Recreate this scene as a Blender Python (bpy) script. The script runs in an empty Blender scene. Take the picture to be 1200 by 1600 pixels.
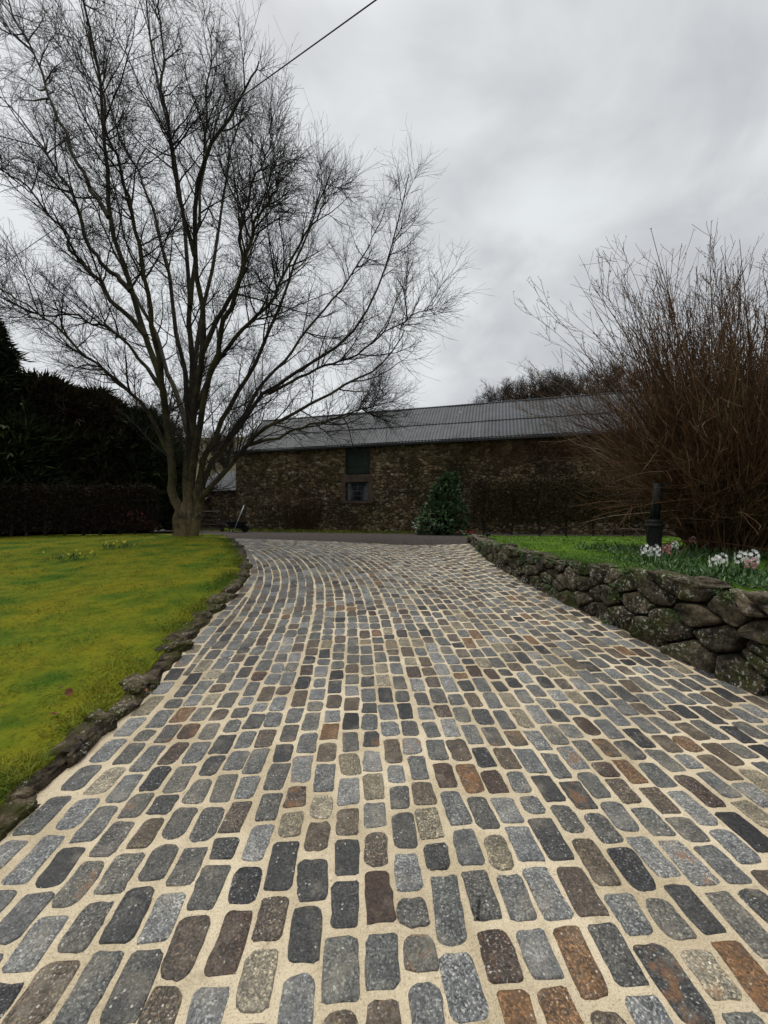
import bpy, math, random
import numpy as np
from mathutils import noise as mnoise, Vector
random.seed(7)
rng = np.random.default_rng(7)
scene = bpy.context.scene
col = scene.collection
EYE = 1.65
R = math.radians

# ------------------------------------------------------------ camera, sky, sun, exposure
cam_d = bpy.data.cameras.new('camera')
cam_d.sensor_fit = 'HORIZONTAL'; cam_d.sensor_width = 36; cam_d.lens = 18
cam_d.clip_start = 0.05; cam_d.clip_end = 3000
cam = bpy.data.objects.new('camera', cam_d); col.objects.link(cam)
cam.location = (0, 0, EYE); cam.rotation_euler = (R(90), 0, 0)
scene.camera = cam
scene.view_settings.view_transform = 'Standard'
scene.view_settings.look = 'None'
scene.view_settings.exposure = 0.30
scene.view_settings.gamma = 1.0
scene.render.film_transparent = False

SUN_EL, SUN_AZ = 64, -35          # azimuth measured from straight ahead, minus = left
world = bpy.data.worlds.new('World'); scene.world = world; world.use_nodes = True
nt = world.node_tree; nt.nodes.clear()
def nd(nt, t, **kw):
    n = nt.nodes.new(t)
    for k, v in kw.items():
        if k.startswith('in_'):
            key = k[3:]
            n.inputs[int(key) if key.isdigit() else key.replace('_', ' ')].default_value = v
        else:
            setattr(n, k, v)
    return n
def math_n(nt, op, a, b=None, c=None, clamp=False):
    n = nt.nodes.new('ShaderNodeMath'); n.operation = op; n.use_clamp = clamp
    for i, v in enumerate((a, b, c)):
        if v is None: continue
        if isinstance(v, (int, float)): n.inputs[i].default_value = v
        else: nt.links.new(v, n.inputs[i])
    return n.outputs[0]
def mrange(nt, v, a, b, c=0.0, d=1.0, smooth=True):
    n = nt.nodes.new('ShaderNodeMapRange'); n.interpolation_type = 'SMOOTHSTEP' if smooth else 'LINEAR'
    nt.links.new(v, n.inputs['Value'])
    n.inputs['From Min'].default_value = a; n.inputs['From Max'].default_value = b
    n.inputs['To Min'].default_value = c; n.inputs['To Max'].default_value = d
    return n.outputs['Result']
def mixc(nt, f, a, b, blend='MIX'):
    n = nt.nodes.new('ShaderNodeMix'); n.data_type = 'RGBA'; n.blend_type = blend
    for s, v in ((n.inputs[0], f), (n.inputs[6], a), (n.inputs[7], b)):
        if isinstance(v, (int, float)): s.default_value = v
        elif isinstance(v, tuple): s.default_value = (*v[:3], 1)
        else: nt.links.new(v, s)
    return n.outputs[2]

tc = nd(nt, 'ShaderNodeTexCoord'); sep = nd(nt, 'ShaderNodeSeparateXYZ')
nt.links.new(tc.outputs['Generated'], sep.inputs[0])
dx, dy, dz = sep.outputs
zc = math_n(nt, 'ADD', math_n(nt, 'MAXIMUM', dz, 0.0), 0.32)
cmb = nd(nt, 'ShaderNodeCombineXYZ')
nt.links.new(math_n(nt, 'DIVIDE', dx, zc), cmb.inputs[0])
nt.links.new(math_n(nt, 'DIVIDE', dy, zc), cmb.inputs[1])
n1 = nd(nt, 'ShaderNodeTexNoise', in_Scale=1.15, in_Detail=4.0, in_Roughness=0.5, in_Distortion=0.35)
nt.links.new(cmb.outputs[0], n1.inputs['Vector'])
n2 = nd(nt, 'ShaderNodeTexNoise', in_Scale=4.0, in_Detail=5.0, in_Roughness=0.55, in_Distortion=0.5)
nt.links.new(cmb.outputs[0], n2.inputs['Vector'])
cl = math_n(nt, 'ADD', math_n(nt, 'MULTIPLY', n1.outputs['Fac'], 0.75), math_n(nt, 'MULTIPLY', n2.outputs['Fac'], 0.25))
cloud = mixc(nt, mrange(nt, cl, 0.40, 0.60), (0.440, 0.456, 0.478), (0.645, 0.672, 0.678))
cloud = mixc(nt, mrange(nt, dx, 0.0, -0.45), cloud, mixc(nt, 0.6, cloud, (0.70, 0.725, 0.74)))      # brighter towards the sun behind the tree
cloud = mixc(nt, mrange(nt, dz, 0.38, 0.10, 0.0, 0.45), cloud, (0.68, 0.70, 0.705))               # thinner cloud low down
back = mrange(nt, dy, -0.35, 0.30)
cloud = mixc(nt, back, (0.44, 0.46, 0.48), cloud)                                               # heavier cloud behind
cloud = mixc(nt, mrange(nt, dz, 0.78, 0.96), cloud, (2.25, 2.30, 2.36))                         # bright overcast zenith
sky = nd(nt, 'ShaderNodeTexSky'); sky.sky_type = 'NISHITA'; sky.sun_disc = False
sky.sun_elevation = R(SUN_EL); sky.sun_rotation = R(SUN_AZ); sky.dust_density = 3.0
c10 = nd(nt, 'ShaderNodeVectorMath', operation='SCALE'); nt.links.new(cloud, c10.inputs[0]); c10.inputs['Scale'].default_value = 10.0
full = mixc(nt, 0.96, sky.outputs[0], c10.outputs[0])
bg = nd(nt, 'ShaderNodeBackground', in_Strength=0.1); nt.links.new(full, bg.inputs['Color'])
wo = nd(nt, 'ShaderNodeOutputWorld'); nt.links.new(bg.outputs[0], wo.inputs[0])

sun_d = bpy.data.lights.new('sun', 'SUN'); sun_d.energy = 1.5; sun_d.angle = R(28); sun_d.color = (1, 0.96, 0.90)
sun = bpy.data.objects.new('sun', sun_d); col.objects.link(sun)
az = R(SUN_AZ); el = R(SUN_EL)
sdir = Vector((math.sin(az) * math.cos(el), math.cos(az) * math.cos(el), math.sin(el)))
sun.rotation_euler = sdir.to_track_quat('Z', 'Y').to_euler(); sun.location = (-6, 8, 30)

# ------------------------------------------------------------ object helpers
ROOT = {}
def tag(o, label=None, cat=None, group=None, kind=None):
    if label: o['label'] = label
    if cat: o['category'] = cat
    if group: o['group'] = group
    if kind: o['kind'] = kind
    return o
def thing(name, loc, label, cat, group=None):
    o = bpy.data.objects.new(name, None); o.empty_display_size = 0.2; col.objects.link(o)
    o.location = loc; ROOT[o.name] = np.array(loc, float)
    return tag(o, label, cat, group)
def mesh(name, V, F, mat, parent=None, smooth=True, mi=None, world_space=True):
    V = np.asarray(V, float).reshape(-1, 3)
    if parent is not None and world_space:
        V = V - ROOT[parent.name]
    me = bpy.data.meshes.new(name)
    if isinstance(F, np.ndarray):
        n, k = F.shape
        me.vertices.add(len(V)); me.vertices.foreach_set('co', V.astype(np.float32).ravel())
        me.loops.add(n * k); me.loops.foreach_set('vertex_index', F.astype(np.int32).ravel())
        me.polygons.add(n); me.polygons.foreach_set('loop_start', np.arange(0, n * k, k, dtype=np.int32))
        me.update(calc_edges=True)
    else:
        me.from_pydata(V.tolist(), [], F); me.update()
    mats = mat if isinstance(mat, (list, tuple)) else [mat]
    for m in mats: me.materials.append(m)
    me.polygons.foreach_set('use_smooth', np.full(len(me.polygons), smooth, dtype=bool))
    if mi is not None: me.polygons.foreach_set('material_index', np.asarray(mi, dtype=np.int32))
    me.update()
    o = bpy.data.objects.new(name, me); col.objects.link(o)
    if parent is not None:
        o.parent = parent; ROOT[o.name] = ROOT[parent.name] if world_space else np.zeros(3)
    else:
        ROOT[o.name] = np.zeros(3)
    return o
class MB:
    def __init__(s): s.V = []; s.F = []; s.n = 0; s.M = []
    def add(s, V, F, m=0):
        V = np.asarray(V, float).reshape(-1, 3)
        s.F += [tuple(int(i) + s.n for i in f) for f in F]; s.M += [m] * len(F)
        s.V.append(V); s.n += len(V); return s
    def hexa(s, P, m=0):        # eight corners: bottom 4 then top 4
        return s.add(P, [(0, 3, 2, 1), (4, 5, 6, 7), (0, 1, 5, 4), (1, 2, 6, 5), (2, 3, 7, 6), (3, 0, 4, 7)], m)
    def box(s, a, b, m=0, T=None):
        (x0, y0, z0), (x1, y1, z1) = a, b
        P = [(x0, y0, z0), (x1, y0, z0), (x1, y1, z0), (x0, y1, z0), (x0, y0, z1), (x1, y0, z1), (x1, y1, z1), (x0, y1, z1)]
        if T: P = [T(*p) for p in P]
        return s.hexa(P, m)
    def tube(s, pts, rad, n=8, m=0, caps=True):
        P = np.asarray(pts, float)[None]; Rr = np.asarray(rad, float)[None]
        if Rr.ndim == 1 or Rr.shape[1] != P.shape[1]: Rr = np.full(P.shape[:2], float(np.ravel(rad)[0]))
        V, F = tubes(P, Rr, n)
        s.add(V, F.tolist(), m)
        if caps:
            k = len(pts); base = s.n - len(V)
            s.F.append(tuple(base + i for i in range(n))[::-1]); s.M.append(m)
            s.F.append(tuple(base + (k - 1) * n + i for i in range(n))); s.M.append(m)
        return s
    def lathe(s, prof, c, n=20, m=0):       # prof: (r, z)
        a = np.linspace(0, 2 * math.pi, n, endpoint=False)
        V = [(c[0] + r * math.cos(t), c[1] + r * math.sin(t), c[2] + z) for r, z in prof for t in a]
        F = []
        for k in range(len(prof) - 1):
            for i in range(n):
                j = (i + 1) % n
                F.append((k * n + i, k * n + j, (k + 1) * n + j, (k + 1) * n + i))
        F.append(tuple(range(n))[::-1]); F.append(tuple((len(prof) - 1) * n + i for i in range(n)))
        return s.add(V, F, m)
    def build(s, name, mat, parent=None, smooth=False, world_space=True):
        return mesh(name, np.concatenate(s.V), s.F, mat, parent, smooth, s.M, world_space)
def nrm(a): return a / (np.linalg.norm(a, axis=-1, keepdims=True) + 1e-12)
def tubes(P, Rr, n=3):
    """P (B,K,3) polylines, Rr (B,K) radii -> verts, quad faces"""
    B, K, _ = P.shape
    T = np.empty_like(P); T[:, 1:-1] = P[:, 2:] - P[:, :-2]; T[:, 0] = P[:, 1] - P[:, 0]; T[:, -1] = P[:, -1] - P[:, -2]
    T = nrm(T)
    ch = nrm(P[:, -1] - P[:, 0])
    ref = np.where(np.abs(ch[:, 2:3]) < 0.8, np.array([[0, 0, 1.0]]), np.array([[1.0, 0, 0]]))
    ref = nrm(np.cross(ch, ref))[:, None, :]
    U = nrm(np.cross(T, np.broadcast_to(ref, T.shape))); W = np.cross(T, U)
    a = np.linspace(0, 2 * math.pi, n, endpoint=False)
    V = P[:, :, None, :] + Rr[:, :, None, None] * (np.cos(a)[None, None, :, None] * U[:, :, None, :] + np.sin(a)[None, None, :, None] * W[:, :, None, :])
    b, k, i = np.meshgrid(np.arange(B), np.arange(K - 1), np.arange(n), indexing='ij')
    j = (i + 1) % n; o = (b * K + k) * n
    F = np.stack([o + i, o + j, o + n + j, o + n + i], -1).reshape(-1, 4)
    return V.reshape(-1, 3), F
def children(P, Rr, m, t0, t1, ang, angsd, L, Lsd, K, up, wig, rmax, rtip, taper=0.5, flat=None):
    """m child branches on every parent polyline"""
    B, K0, _ = P.shape
    t = rng.uniform(t0, t1, (B, m)) * (K0 - 1)
    i = np.clip(t.astype(int), 0, K0 - 2); f = (t - i)[..., None]
    b = np.arange(B)[:, None]
    p0 = P[b, i] * (1 - f) + P[b, i + 1] * f
    tan = nrm(P[b, i + 1] - P[b, i])
    r0 = Rr[b, i] * (1 - f[..., 0]) + Rr[b, i + 1] * f[..., 0]
    rv = nrm(rng.normal(size=(B, m, 3))); perp = nrm(rv - (rv * tan).sum(-1, keepdims=True) * tan)
    a = np.radians(rng.normal(ang, angsd, (B, m)))[..., None]
    d = nrm(np.cos(a) * tan + np.sin(a) * perp)
    ln = L * (1 - taper * t / (K0 - 1)) * np.exp(rng.normal(0, Lsd, (B, m)))
    rs = np.minimum(np.minimum(r0 * 0.75, rmax), rmax * (0.45 + 0.55 * ln / L))
    C = np.empty((B, m, K, 3)); C[:, :, 0] = p0
    for k in range(1, K):
        d = nrm(d + np.array([0, 0, up]) + rng.normal(0, wig, (B, m, 3)))
        C[:, :, k] = C[:, :, k - 1] + d * (ln / (K - 1))[..., None]
    rr = rs[..., None] * (1 - np.linspace(0, 1, K)) + rtip * np.linspace(0, 1, K)
    rr = np.maximum(rr, rtip)
    return C.reshape(-1, K, 3), rr.reshape(-1, K)
def leaves(C, D, N, Ls, Ws, bend=0.15):
    """pointed leaf of two quads bent at its middle; returns verts, quad faces"""
    D = nrm(D); S = nrm(np.cross(D, N)); N = np.cross(S, D)
    Ls = Ls[:, None]; Ws = Ws[:, None]
    b = C; m = C + D * Ls * 0.5 + N * Ls * bend * 0.5; t = C + D * Ls
    l = C + D * Ls * 0.45 + S * Ws * 0.5; r = C + D * Ls * 0.45 - S * Ws * 0.5
    V = np.stack([b, l, m, r, t], 1)
    o = np.arange(len(C))[:, None] * 5
    F = np.concatenate([o + np.array([[0, 3, 2, 1]]), o + np.array([[1, 2, 3, 4]])], 0)
    return V.reshape(-1, 3), F
def cat(*vf):
    Vs, Fs, n = [], [], 0
    for V, F in vf: Vs.append(V); Fs.append(F + n); n += len(V)
    return np.concatenate(Vs), np.concatenate(Fs)
def resample(pts, n):
    P = np.asarray(pts, float); m = len(P)
    # Catmull-Rom
    Q = np.vstack([2 * P[0] - P[1], P, 2 * P[-1] - P[-2]]); out = []
    for t in np.linspace(0, m - 1, n):
        i = min(int(t), m - 2); f = t - i; a, b, c, d = Q[i], Q[i + 1], Q[i + 2], Q[i + 3]
        out.append(0.5 * ((2 * b) + (c - a) * f + (2 * a - 5 * b + 4 * c - d) * f * f + (3 * b - a - 3 * c + d) * f ** 3))
    return np.array(out)
def at(x, y, Y): return ((x - 600) / 600 * Y, Y, EYE + (800 - y) / 600 * Y)
def fbm(x, y, z, o=3): return mnoise.fractal(Vector((x, y, z)), 1.0, 2.0, o)

# ------------------------------------------------------------ materials
def newmat(name, rough=0.8, spec=0.3):
    m = bpy.data.materials.new(name); m.use_nodes = True; t = m.node_tree
    b = t.nodes['Principled BSDF']; b.inputs['Roughness'].default_value = rough
    b.inputs['Specular IOR Level'].default_value = spec
    return m, t, b
def tex(t, kind='Noise', scale=5.0, detail=3.0, rough=0.55, dist=0.0, vec=None, **kw):
    n = t.nodes.new('ShaderNodeTex' + kind); n.inputs['Scale'].default_value = scale
    if kind == 'Noise':
        n.inputs['Detail'].default_value = detail; n.inputs['Roughness'].default_value = rough; n.inputs['Distortion'].default_value = dist
    for k, v in kw.items(): setattr(n, k, v)
    if vec is None:
        c = t.nodes.get('TC') or nd(t, 'ShaderNodeTexCoord', name='TC'); vec = c.outputs['Object']
    t.links.new(vec, n.inputs['Vector']); return n
def stretched(t, sx, sy, sz):
    c = t.nodes.get('TC') or nd(t, 'ShaderNodeTexCoord', name='TC')
    m = nd(t, 'ShaderNodeMapping'); m.inputs['Scale'].default_value = (sx, sy, sz)
    t.links.new(c.outputs['Object'], m.inputs[0]); return m.outputs[0]
def ramp(t, v, stops, const=False):
    n = t.nodes.new('ShaderNodeValToRGB'); cr = n.color_ramp
    if const: cr.interpolation = 'CONSTANT'
    while len(cr.elements) < len(stops): cr.elements.new(0.5)
    for e, (p, c) in zip(cr.elements, stops): e.position = p; e.color = (*c, 1)
    t.links.new(v, n.inputs[0]); return n.outputs[0]
def bump(t, b, h, strength=0.3, dist=0.02):
    n = nd(t, 'ShaderNodeBump', in_Strength=strength, in_Distance=dist)
    t.links.new(h, n.inputs['Height']); t.links.new(n.outputs[0], b.inputs['Normal'])
def island(t): return nd(t, 'ShaderNodeNewGeometry').outputs['Random Per Island']
def wn(t, v, k):
    w = nd(t, 'ShaderNodeTexWhiteNoise', noise_dimensions='1D')
    t.links.new(math_n(t, 'MULTIPLY_ADD', v, 977.3, k), w.inputs['W']); return w.outputs['Value']
def simple(name, c1, c2, scale=6, rough=0.8, spec=0.3, bumps=0.0, bscale=None, metal=0.0, detail=4):
    m, t, b = newmat(name, rough, spec); n = tex(t, scale=scale, detail=detail)
    t.links.new(ramp(t, n.outputs['Fac'], [(0.32, c1), (0.68, c2)]), b.inputs['Base Color'])
    b.inputs['Metallic'].default_value = metal
    if bumps: bump(t, b, tex(t, scale=bscale or scale * 3, detail=5).outputs['Fac'], bumps)
    return m
def leafmat(name, stops, rough=0.55, spec=0.35, patch=None):
    m, t, b = newmat(name, rough, spec); c = ramp(t, island(t), stops)
    if patch:
        sc, c2, lo, hi = patch; n = tex(t, scale=sc, detail=4)
        c = mixc(t, mrange(t, n.outputs['Fac'], lo, hi), c, c2)
    t.links.new(c, b.inputs['Base Color']); return m

def sett_material():
    m, t, b = newmat('granite_setts', 0.5, 0.55); r = island(t)
    base = ramp(t, r, [(0.0, (.013, .013, .015)), (.035, (.040, .040, .040)), (.10, (.112, .115, .115)), (.24, (.160, .167, .172)), (.33, (.080, .078, .072)), (.44, (.080, .060, .044)),
                       (.515, (.016, .016, .018)), (.55, (.125, .120, .105)), (.61, (.205, .208, .206)), (.68, (.088, .092, .090)), (.77, (.090, .068, .046)), (.835, (.19, .165, .115)), (.886, (.150, .080, .034)),
                       (.908, (.048, .027, .017)), (.945, (.130, .136, .138)), (.985, (.26, .23, .17))], True)
    big = tex(t, scale=14, detail=5, rough=0.65)
    c = mixc(t, mrange(t, big.outputs['Fac'], .35, .7), mixc(t, 1.0, base, (.72, .72, .74), 'MULTIPLY'), mixc(t, 1.0, base, (1.3, 1.28, 1.24), 'MULTIPLY'))
    c = mixc(t, 1.0, c, (.94, .92, .87), 'MULTIPLY')
    spk = tex(t, scale=115, detail=3, rough=0.7)
    amt = math_n(t, 'MULTIPLY', wn(t, r, 3.1), 1.0)
    dark = mrange(t, spk.outputs['Fac'], .44, .30)
    c = mixc(t, math_n(t, 'MULTIPLY', dark, .75), c, mixc(t, 1.0, c, (.33, .33, .34), 'MULTIPLY'))
    lite = mrange(t, spk.outputs['Fac'], .55, .70)
    c = mixc(t, math_n(t, 'MULTIPLY', lite, math_n(t, 'MULTIPLY', amt, .75)), c, (.42, .42, .40))
    vor = tex(t, 'Voronoi', scale=60)
    vs = nd(t, 'ShaderNodeSeparateColor'); t.links.new(vor.outputs['Color'], vs.inputs[0])
    fl = math_n(t, 'MULTIPLY', math_n(t, 'LESS_THAN', vor.outputs['Distance'], .24), math_n(t, 'GREATER_THAN', vs.outputs[0], .93))
    gr = tex(t, 'Voronoi', scale=165); gs = nd(t, 'ShaderNodeSeparateColor'); t.links.new(gr.outputs['Color'], gs.inputs[0])
    gcol = ramp(t, gs.outputs[0], [(0, (.30, .30, .30)), (.35, (.80, .82, .82)), (.7, (1.12, 1.12, 1.12)), (1, (2.7, 2.65, 2.5))])
    c = mixc(t, mrange(t, amt, 0, 1, .65, 1.0, False), c, mixc(t, 1.0, c, gcol, 'MULTIPLY'))
    c = mixc(t, math_n(t, 'MULTIPLY', fl, .6), c, (.62, .59, .50))
    # thin film of jointing slurry left on some stones
    film = tex(t, scale=5, detail=5, rough=.7)
    fa = math_n(t, 'MULTIPLY', mrange(t, film.outputs['Fac'], .50, .72), .30)
    c = mixc(t, fa, c, (.42, .36, .26))
    # rust bloom on a few stones
    rb = math_n(t, 'MULTIPLY', math_n(t, 'GREATER_THAN', wn(t, r, 9.7), .93), mrange(t, big.outputs['Fac'], .5, .66))
    c = mixc(t, math_n(t, 'MULTIPLY', rb, .7), c, (.20, .085, .025))
    t.links.new(c, b.inputs['Base Color'])
    t.links.new(mrange(t, spk.outputs['Fac'], .3, .7, .25, .48), b.inputs['Roughness'])
    h = math_n(t, 'ADD', math_n(t, 'MULTIPLY', tex(t, scale=48, detail=5, rough=.65).outputs['Fac'], 1.0), math_n(t, 'MULTIPLY', spk.outputs['Fac'], .35))
    h = math_n(t, 'ADD', h, math_n(t, 'MULTIPLY', gs.outputs[0], .25)); bump(t, b, h, .9, .014)
    return m
def mortar_material():
    m, t, b = newmat('sand_mortar', .9, .2)
    g = tex(t, scale=150, detail=4, rough=.8); l = tex(t, scale=2.2, detail=5)
    c = mixc(t, mrange(t, l.outputs['Fac'], .33, .67), (.43, .352, .232), (.61, .515, .365))
    c = mixc(t, mrange(t, g.outputs['Fac'], .5, .28), c, mixc(t, 1.0, c, (.36, .32, .27), 'MULTIPLY'))
    c = mixc(t, mrange(t, g.outputs['Fac'], .56, .74), c, (.74, .64, .45))
    dp = tex(t, scale=.9, detail=6, rough=.65); c = mixc(t, math_n(t, 'MULTIPLY', mrange(t, dp.outputs['Fac'], .46, .66), .55), c, mixc(t, 1., c, (.66, .64, .60), 'MULTIPLY'))
    ds = tex(t, scale=11, detail=6, rough=.75); c = mixc(t, math_n(t, 'MULTIPLY', mrange(t, ds.outputs['Fac'], .52, .70), .45), c, mixc(t, 1., c, (.52, .48, .42), 'MULTIPLY'))
    p = tex(t, 'Voronoi', scale=130)
    c = mixc(t, math_n(t, 'MULTIPLY', math_n(t, 'LESS_THAN', p.outputs['Distance'], .22), .45), c, (.22, .17, .11))
    t.links.new(c, b.inputs['Base Color'])
    h = math_n(t, 'ADD', g.outputs['Fac'], tex(t, scale=38, detail=4).outputs['Fac'])
    bump(t, b, h, .6, .008); return m
def rock_material(name, a, bcol, lichen, moss, lich_lo=.60, moss_lo=.52, sc=1.0):
    m, t, b = newmat(name, .9, .2); r = island(t)
    n = tex(t, scale=7 * sc, detail=7, rough=.68); f = tex(t, scale=42 * sc, detail=5, rough=.7)
    c = mixc(t, mrange(t, n.outputs['Fac'], .32, .68), a, bcol)
    c = mixc(t, 1.0, c, ramp(t, wn(t, r, 2.2), [(0, (.55, .52, .5)), (.5, (.95, .9, .85)), (1, (1.35, 1.3, 1.2))]), 'MULTIPLY')
    c = mixc(t, mrange(t, f.outputs['Fac'], .5, .33), c, mixc(t, 1.0, c, (.3, .3, .3), 'MULTIPLY'))
    mo = tex(t, scale=3.3 * sc, detail=6, rough=.6)
    c = mixc(t, mrange(t, mo.outputs['Fac'], moss_lo, moss_lo + .1), c, mixc(t, f.outputs['Fac'], mixc(t, 1., moss, (.45, .45, .4), 'MULTIPLY'), moss))
    li = tex(t, scale=30 * sc, detail=7, rough=.72, dist=.15); lp = tex(t, scale=2.6 * sc, detail=3)
    la = math_n(t, 'MULTIPLY', mrange(t, li.outputs['Fac'], lich_lo - .01, lich_lo + .09), mrange(t, lp.outputs['Fac'], .40, .58))
    c = mixc(t, la, c, lichen)
    t.links.new(c, b.inputs['Base Color'])
    h = math_n(t, 'ADD', n.outputs['Fac'], math_n(t, 'MULTIPLY', f.outputs['Fac'], .5)); bump(t, b, h, .9, .05 / sc)
    return m
def lawn_material(name, c1, c2, c3, sc=1.0):
    m, t, b = newmat(name, .95, .1)
    n = tex(t, scale=1.3 * sc, detail=6, rough=.6); f = tex(t, scale=22, detail=5, rough=.7)
    c = ramp(t, n.outputs['Fac'], [(.36, c1), (.5, c2), (.64, c3)])
    g3 = tex(t, scale=5.5, detail=5, rough=.65); c = mixc(t, math_n(t, 'MULTIPLY', mrange(t, g3.outputs['Fac'], .46, .66), .6), c, mixc(t, 1., c, (.45, .62, .7), 'MULTIPLY'))
    c = mixc(t, mrange(t, f.outputs['Fac'], .52, .3), c, mixc(t, 1., c, (.4, .42, .35), 'MULTIPLY'))
    t.links.new(c, b.inputs['Base Color']); bump(t, b, f.outputs['Fac'], .9, .05); return m

M = {}
M['sett'] = sett_material(); M['mortar'] = mortar_material()
M['wallstone'] = rock_material('lichened_wall_stone', (.018, .015, .011), (.150, .125, .084), (.46, .45, .38), (.055, .060, .016), .54, .50)
M['kerbstone'] = rock_material('mossy_kerb_stone', (.018, .014, .010), (.135, .108, .072), (.42, .40, .33), (.060, .058, .014), .56, .47, 1.4)
M['earth'] = simple('dark_earth', (.010, .008, .006), (.030, .023, .016), 18, .95, .1, .8, 40)
M['lawn_moss'] = lawn_material('mossy_lawn', (.062, .118, .007), (.148, .165, .008), (.198, .178, .009))
M['lawn_green'] = lawn_material('green_lawn', (.055, .125, .008), (.090, .180, .010), (.120, .200, .012))
M['blade_moss'] = leafmat('moss_blades', [(0, (.056, .114, .007)), (.35, (.136, .170, .008)), (.7, (.212, .210, .011)), (1, (.175, .132, .018))], .7, .2, (1.3, (.056, .108, .008), .58, .36))
M['blade_green'] = leafmat('green_blades', [(0, (.048, .105, .007)), (.5, (.095, .180, .010)), (1, (.150, .220, .022))], .6, .25)
M['plant_leaf'] = leafmat('bulb_leaves', [(0, (.022, .060, .012)), (.6, (.045, .105, .024)), (1, (.085, .150, .040))], .45, .4)
M['cover'] = leafmat('bright_ground_cover', [(0, (.050, .120, .012)), (.6, (.10, .20, .02)), (1, (.17, .27, .05))], .6, .25)
M['white_petal'] = leafmat('white_petals', [(0, (.68, .69, .64)), (1, (.86, .86, .80))], .6, .2)
M['pink_petal'] = leafmat('pink_petals', [(0, (.36, .09, .12)), (.6, (.56, .21, .24)), (1, (.72, .42, .42))], .6, .2)
M['pale_pink_petal'] = leafmat('pale_pink_petals', [(0, (.46, .22, .20)), (1, (.66, .42, .38))], .6, .2)
M['yellow_petal'] = leafmat('yellow_petals', [(0, (.65, .48, .03)), (1, (.80, .68, .15))], .6, .2)
M['red_petal'] = leafmat('red_petals', [(0, (.22, .02, .03)), (1, (.42, .05, .06))], .6, .2)
M['rhodo'] = leafmat('evergreen_leaves', [(0, (.018, .044, .013)), (.55, (.042, .098, .030)), (1, (.105, .175, .055))], .36, .5)
M['conifer'] = leafmat('conifer_sprays', [(0, (.011, .018, .008)), (.6, (.028, .044, .017)), (1, (.062, .080, .030))], .8, .12, (.55, (.028, .017, .010), .55, .68))
M['yew'] = leafmat('brownish_evergreen_sprays', [(0, (.015, .016, .008)), (.6, (.040, .038, .017)), (1, (.070, .064, .026))], .8, .12, (.5, (.040, .022, .012), .48, .65))
M['hedge_leaf'] = leafmat('dry_hedge_leaves', [(0, (.028, .021, .011)), (.5, (.056, .038, .018)), (.85, (.080, .052, .025)), (1, (.050, .060, .020))], .8, .15)
M['dark_hedge'] = leafmat('dark_hedge_twigs', [(0, (.012, .010, .006)), (1, (.034, .024, .014))], .85, .1)
M['creeper'] = leafmat('creeper_stems', [(0, (.045, .027, .015)), (1, (.135, .078, .040))], .85, .1)
M['shrub_stem'] = leafmat('reddish_shrub_stems', [(0, (.036, .020, .011)), (.6, (.115, .058, .028)), (.93, (.185, .105, .055)), (1, (.34, .28, .21))], .7, .2)
M['bud'] = leafmat('opening_buds', [(0, (.045, .035, .012)), (.6, (.085, .065, .020)), (1, (.095, .095, .026))], .7, .2)
M['twig'] = simple('twig_bark', (.020, .017, .015), (.042, .036, .031), 9, .85, .15)
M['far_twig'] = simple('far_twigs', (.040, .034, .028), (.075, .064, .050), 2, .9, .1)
M['ivy'] = leafmat('far_ivy_leaves', [(0, (.025, .032, .014)), (1, (.055, .058, .022))], .8, .1)
def bark():
    m, t, b = newmat('beech_bark', .85, .2)
    n = tex(t, scale=2.2, detail=6, rough=.62); f = tex(t, scale=1.0, detail=6, rough=.7, vec=stretched(t, 14, 14, 38))
    c = mixc(t, mrange(t, n.outputs['Fac'], .35, .65), (.028, .023, .016), (.085, .068, .044))
    g = tex(t, scale=1.1, detail=5); c = mixc(t, math_n(t, 'MULTIPLY', mrange(t, g.outputs['Fac'], .46, .62), .7), c, (.075, .072, .022))
    c = mixc(t, mrange(t, f.outputs['Fac'], .5, .32), c, (.012, .010, .008))
    l = tex(t, scale=11, detail=4, dist=.5); sp = nd(t, 'ShaderNodeSeparateXYZ'); tcn = t.nodes['TC']; t.links.new(tcn.outputs['Object'], sp.inputs[0])
    c = mixc(t, math_n(t, 'MULTIPLY', mrange(t, l.outputs['Fac'], .62, .68), mrange(t, sp.outputs[2], 2.2, .3)), c, (.30, .27, .20))
    lowm = math_n(t, 'MULTIPLY', mrange(t, math_n(t, 'ADD', sp.outputs[2], math_n(t, 'MULTIPLY', g.outputs['Fac'], 1.6)), 3.0, 1.0), mrange(t, n.outputs['Fac'], .30, .55))
    c = mixc(t, math_n(t, 'MULTIPLY', lowm, .75), c, mixc(t, f.outputs['Fac'], (.075, .046, .022), (.24, .185, .085)))
    t.links.new(c, b.inputs['Base Color']); bump(t, b, math_n(t, 'ADD', f.outputs['Fac'], n.outputs['Fac']), .8, .05); return m
M['bark'] = bark()
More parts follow.
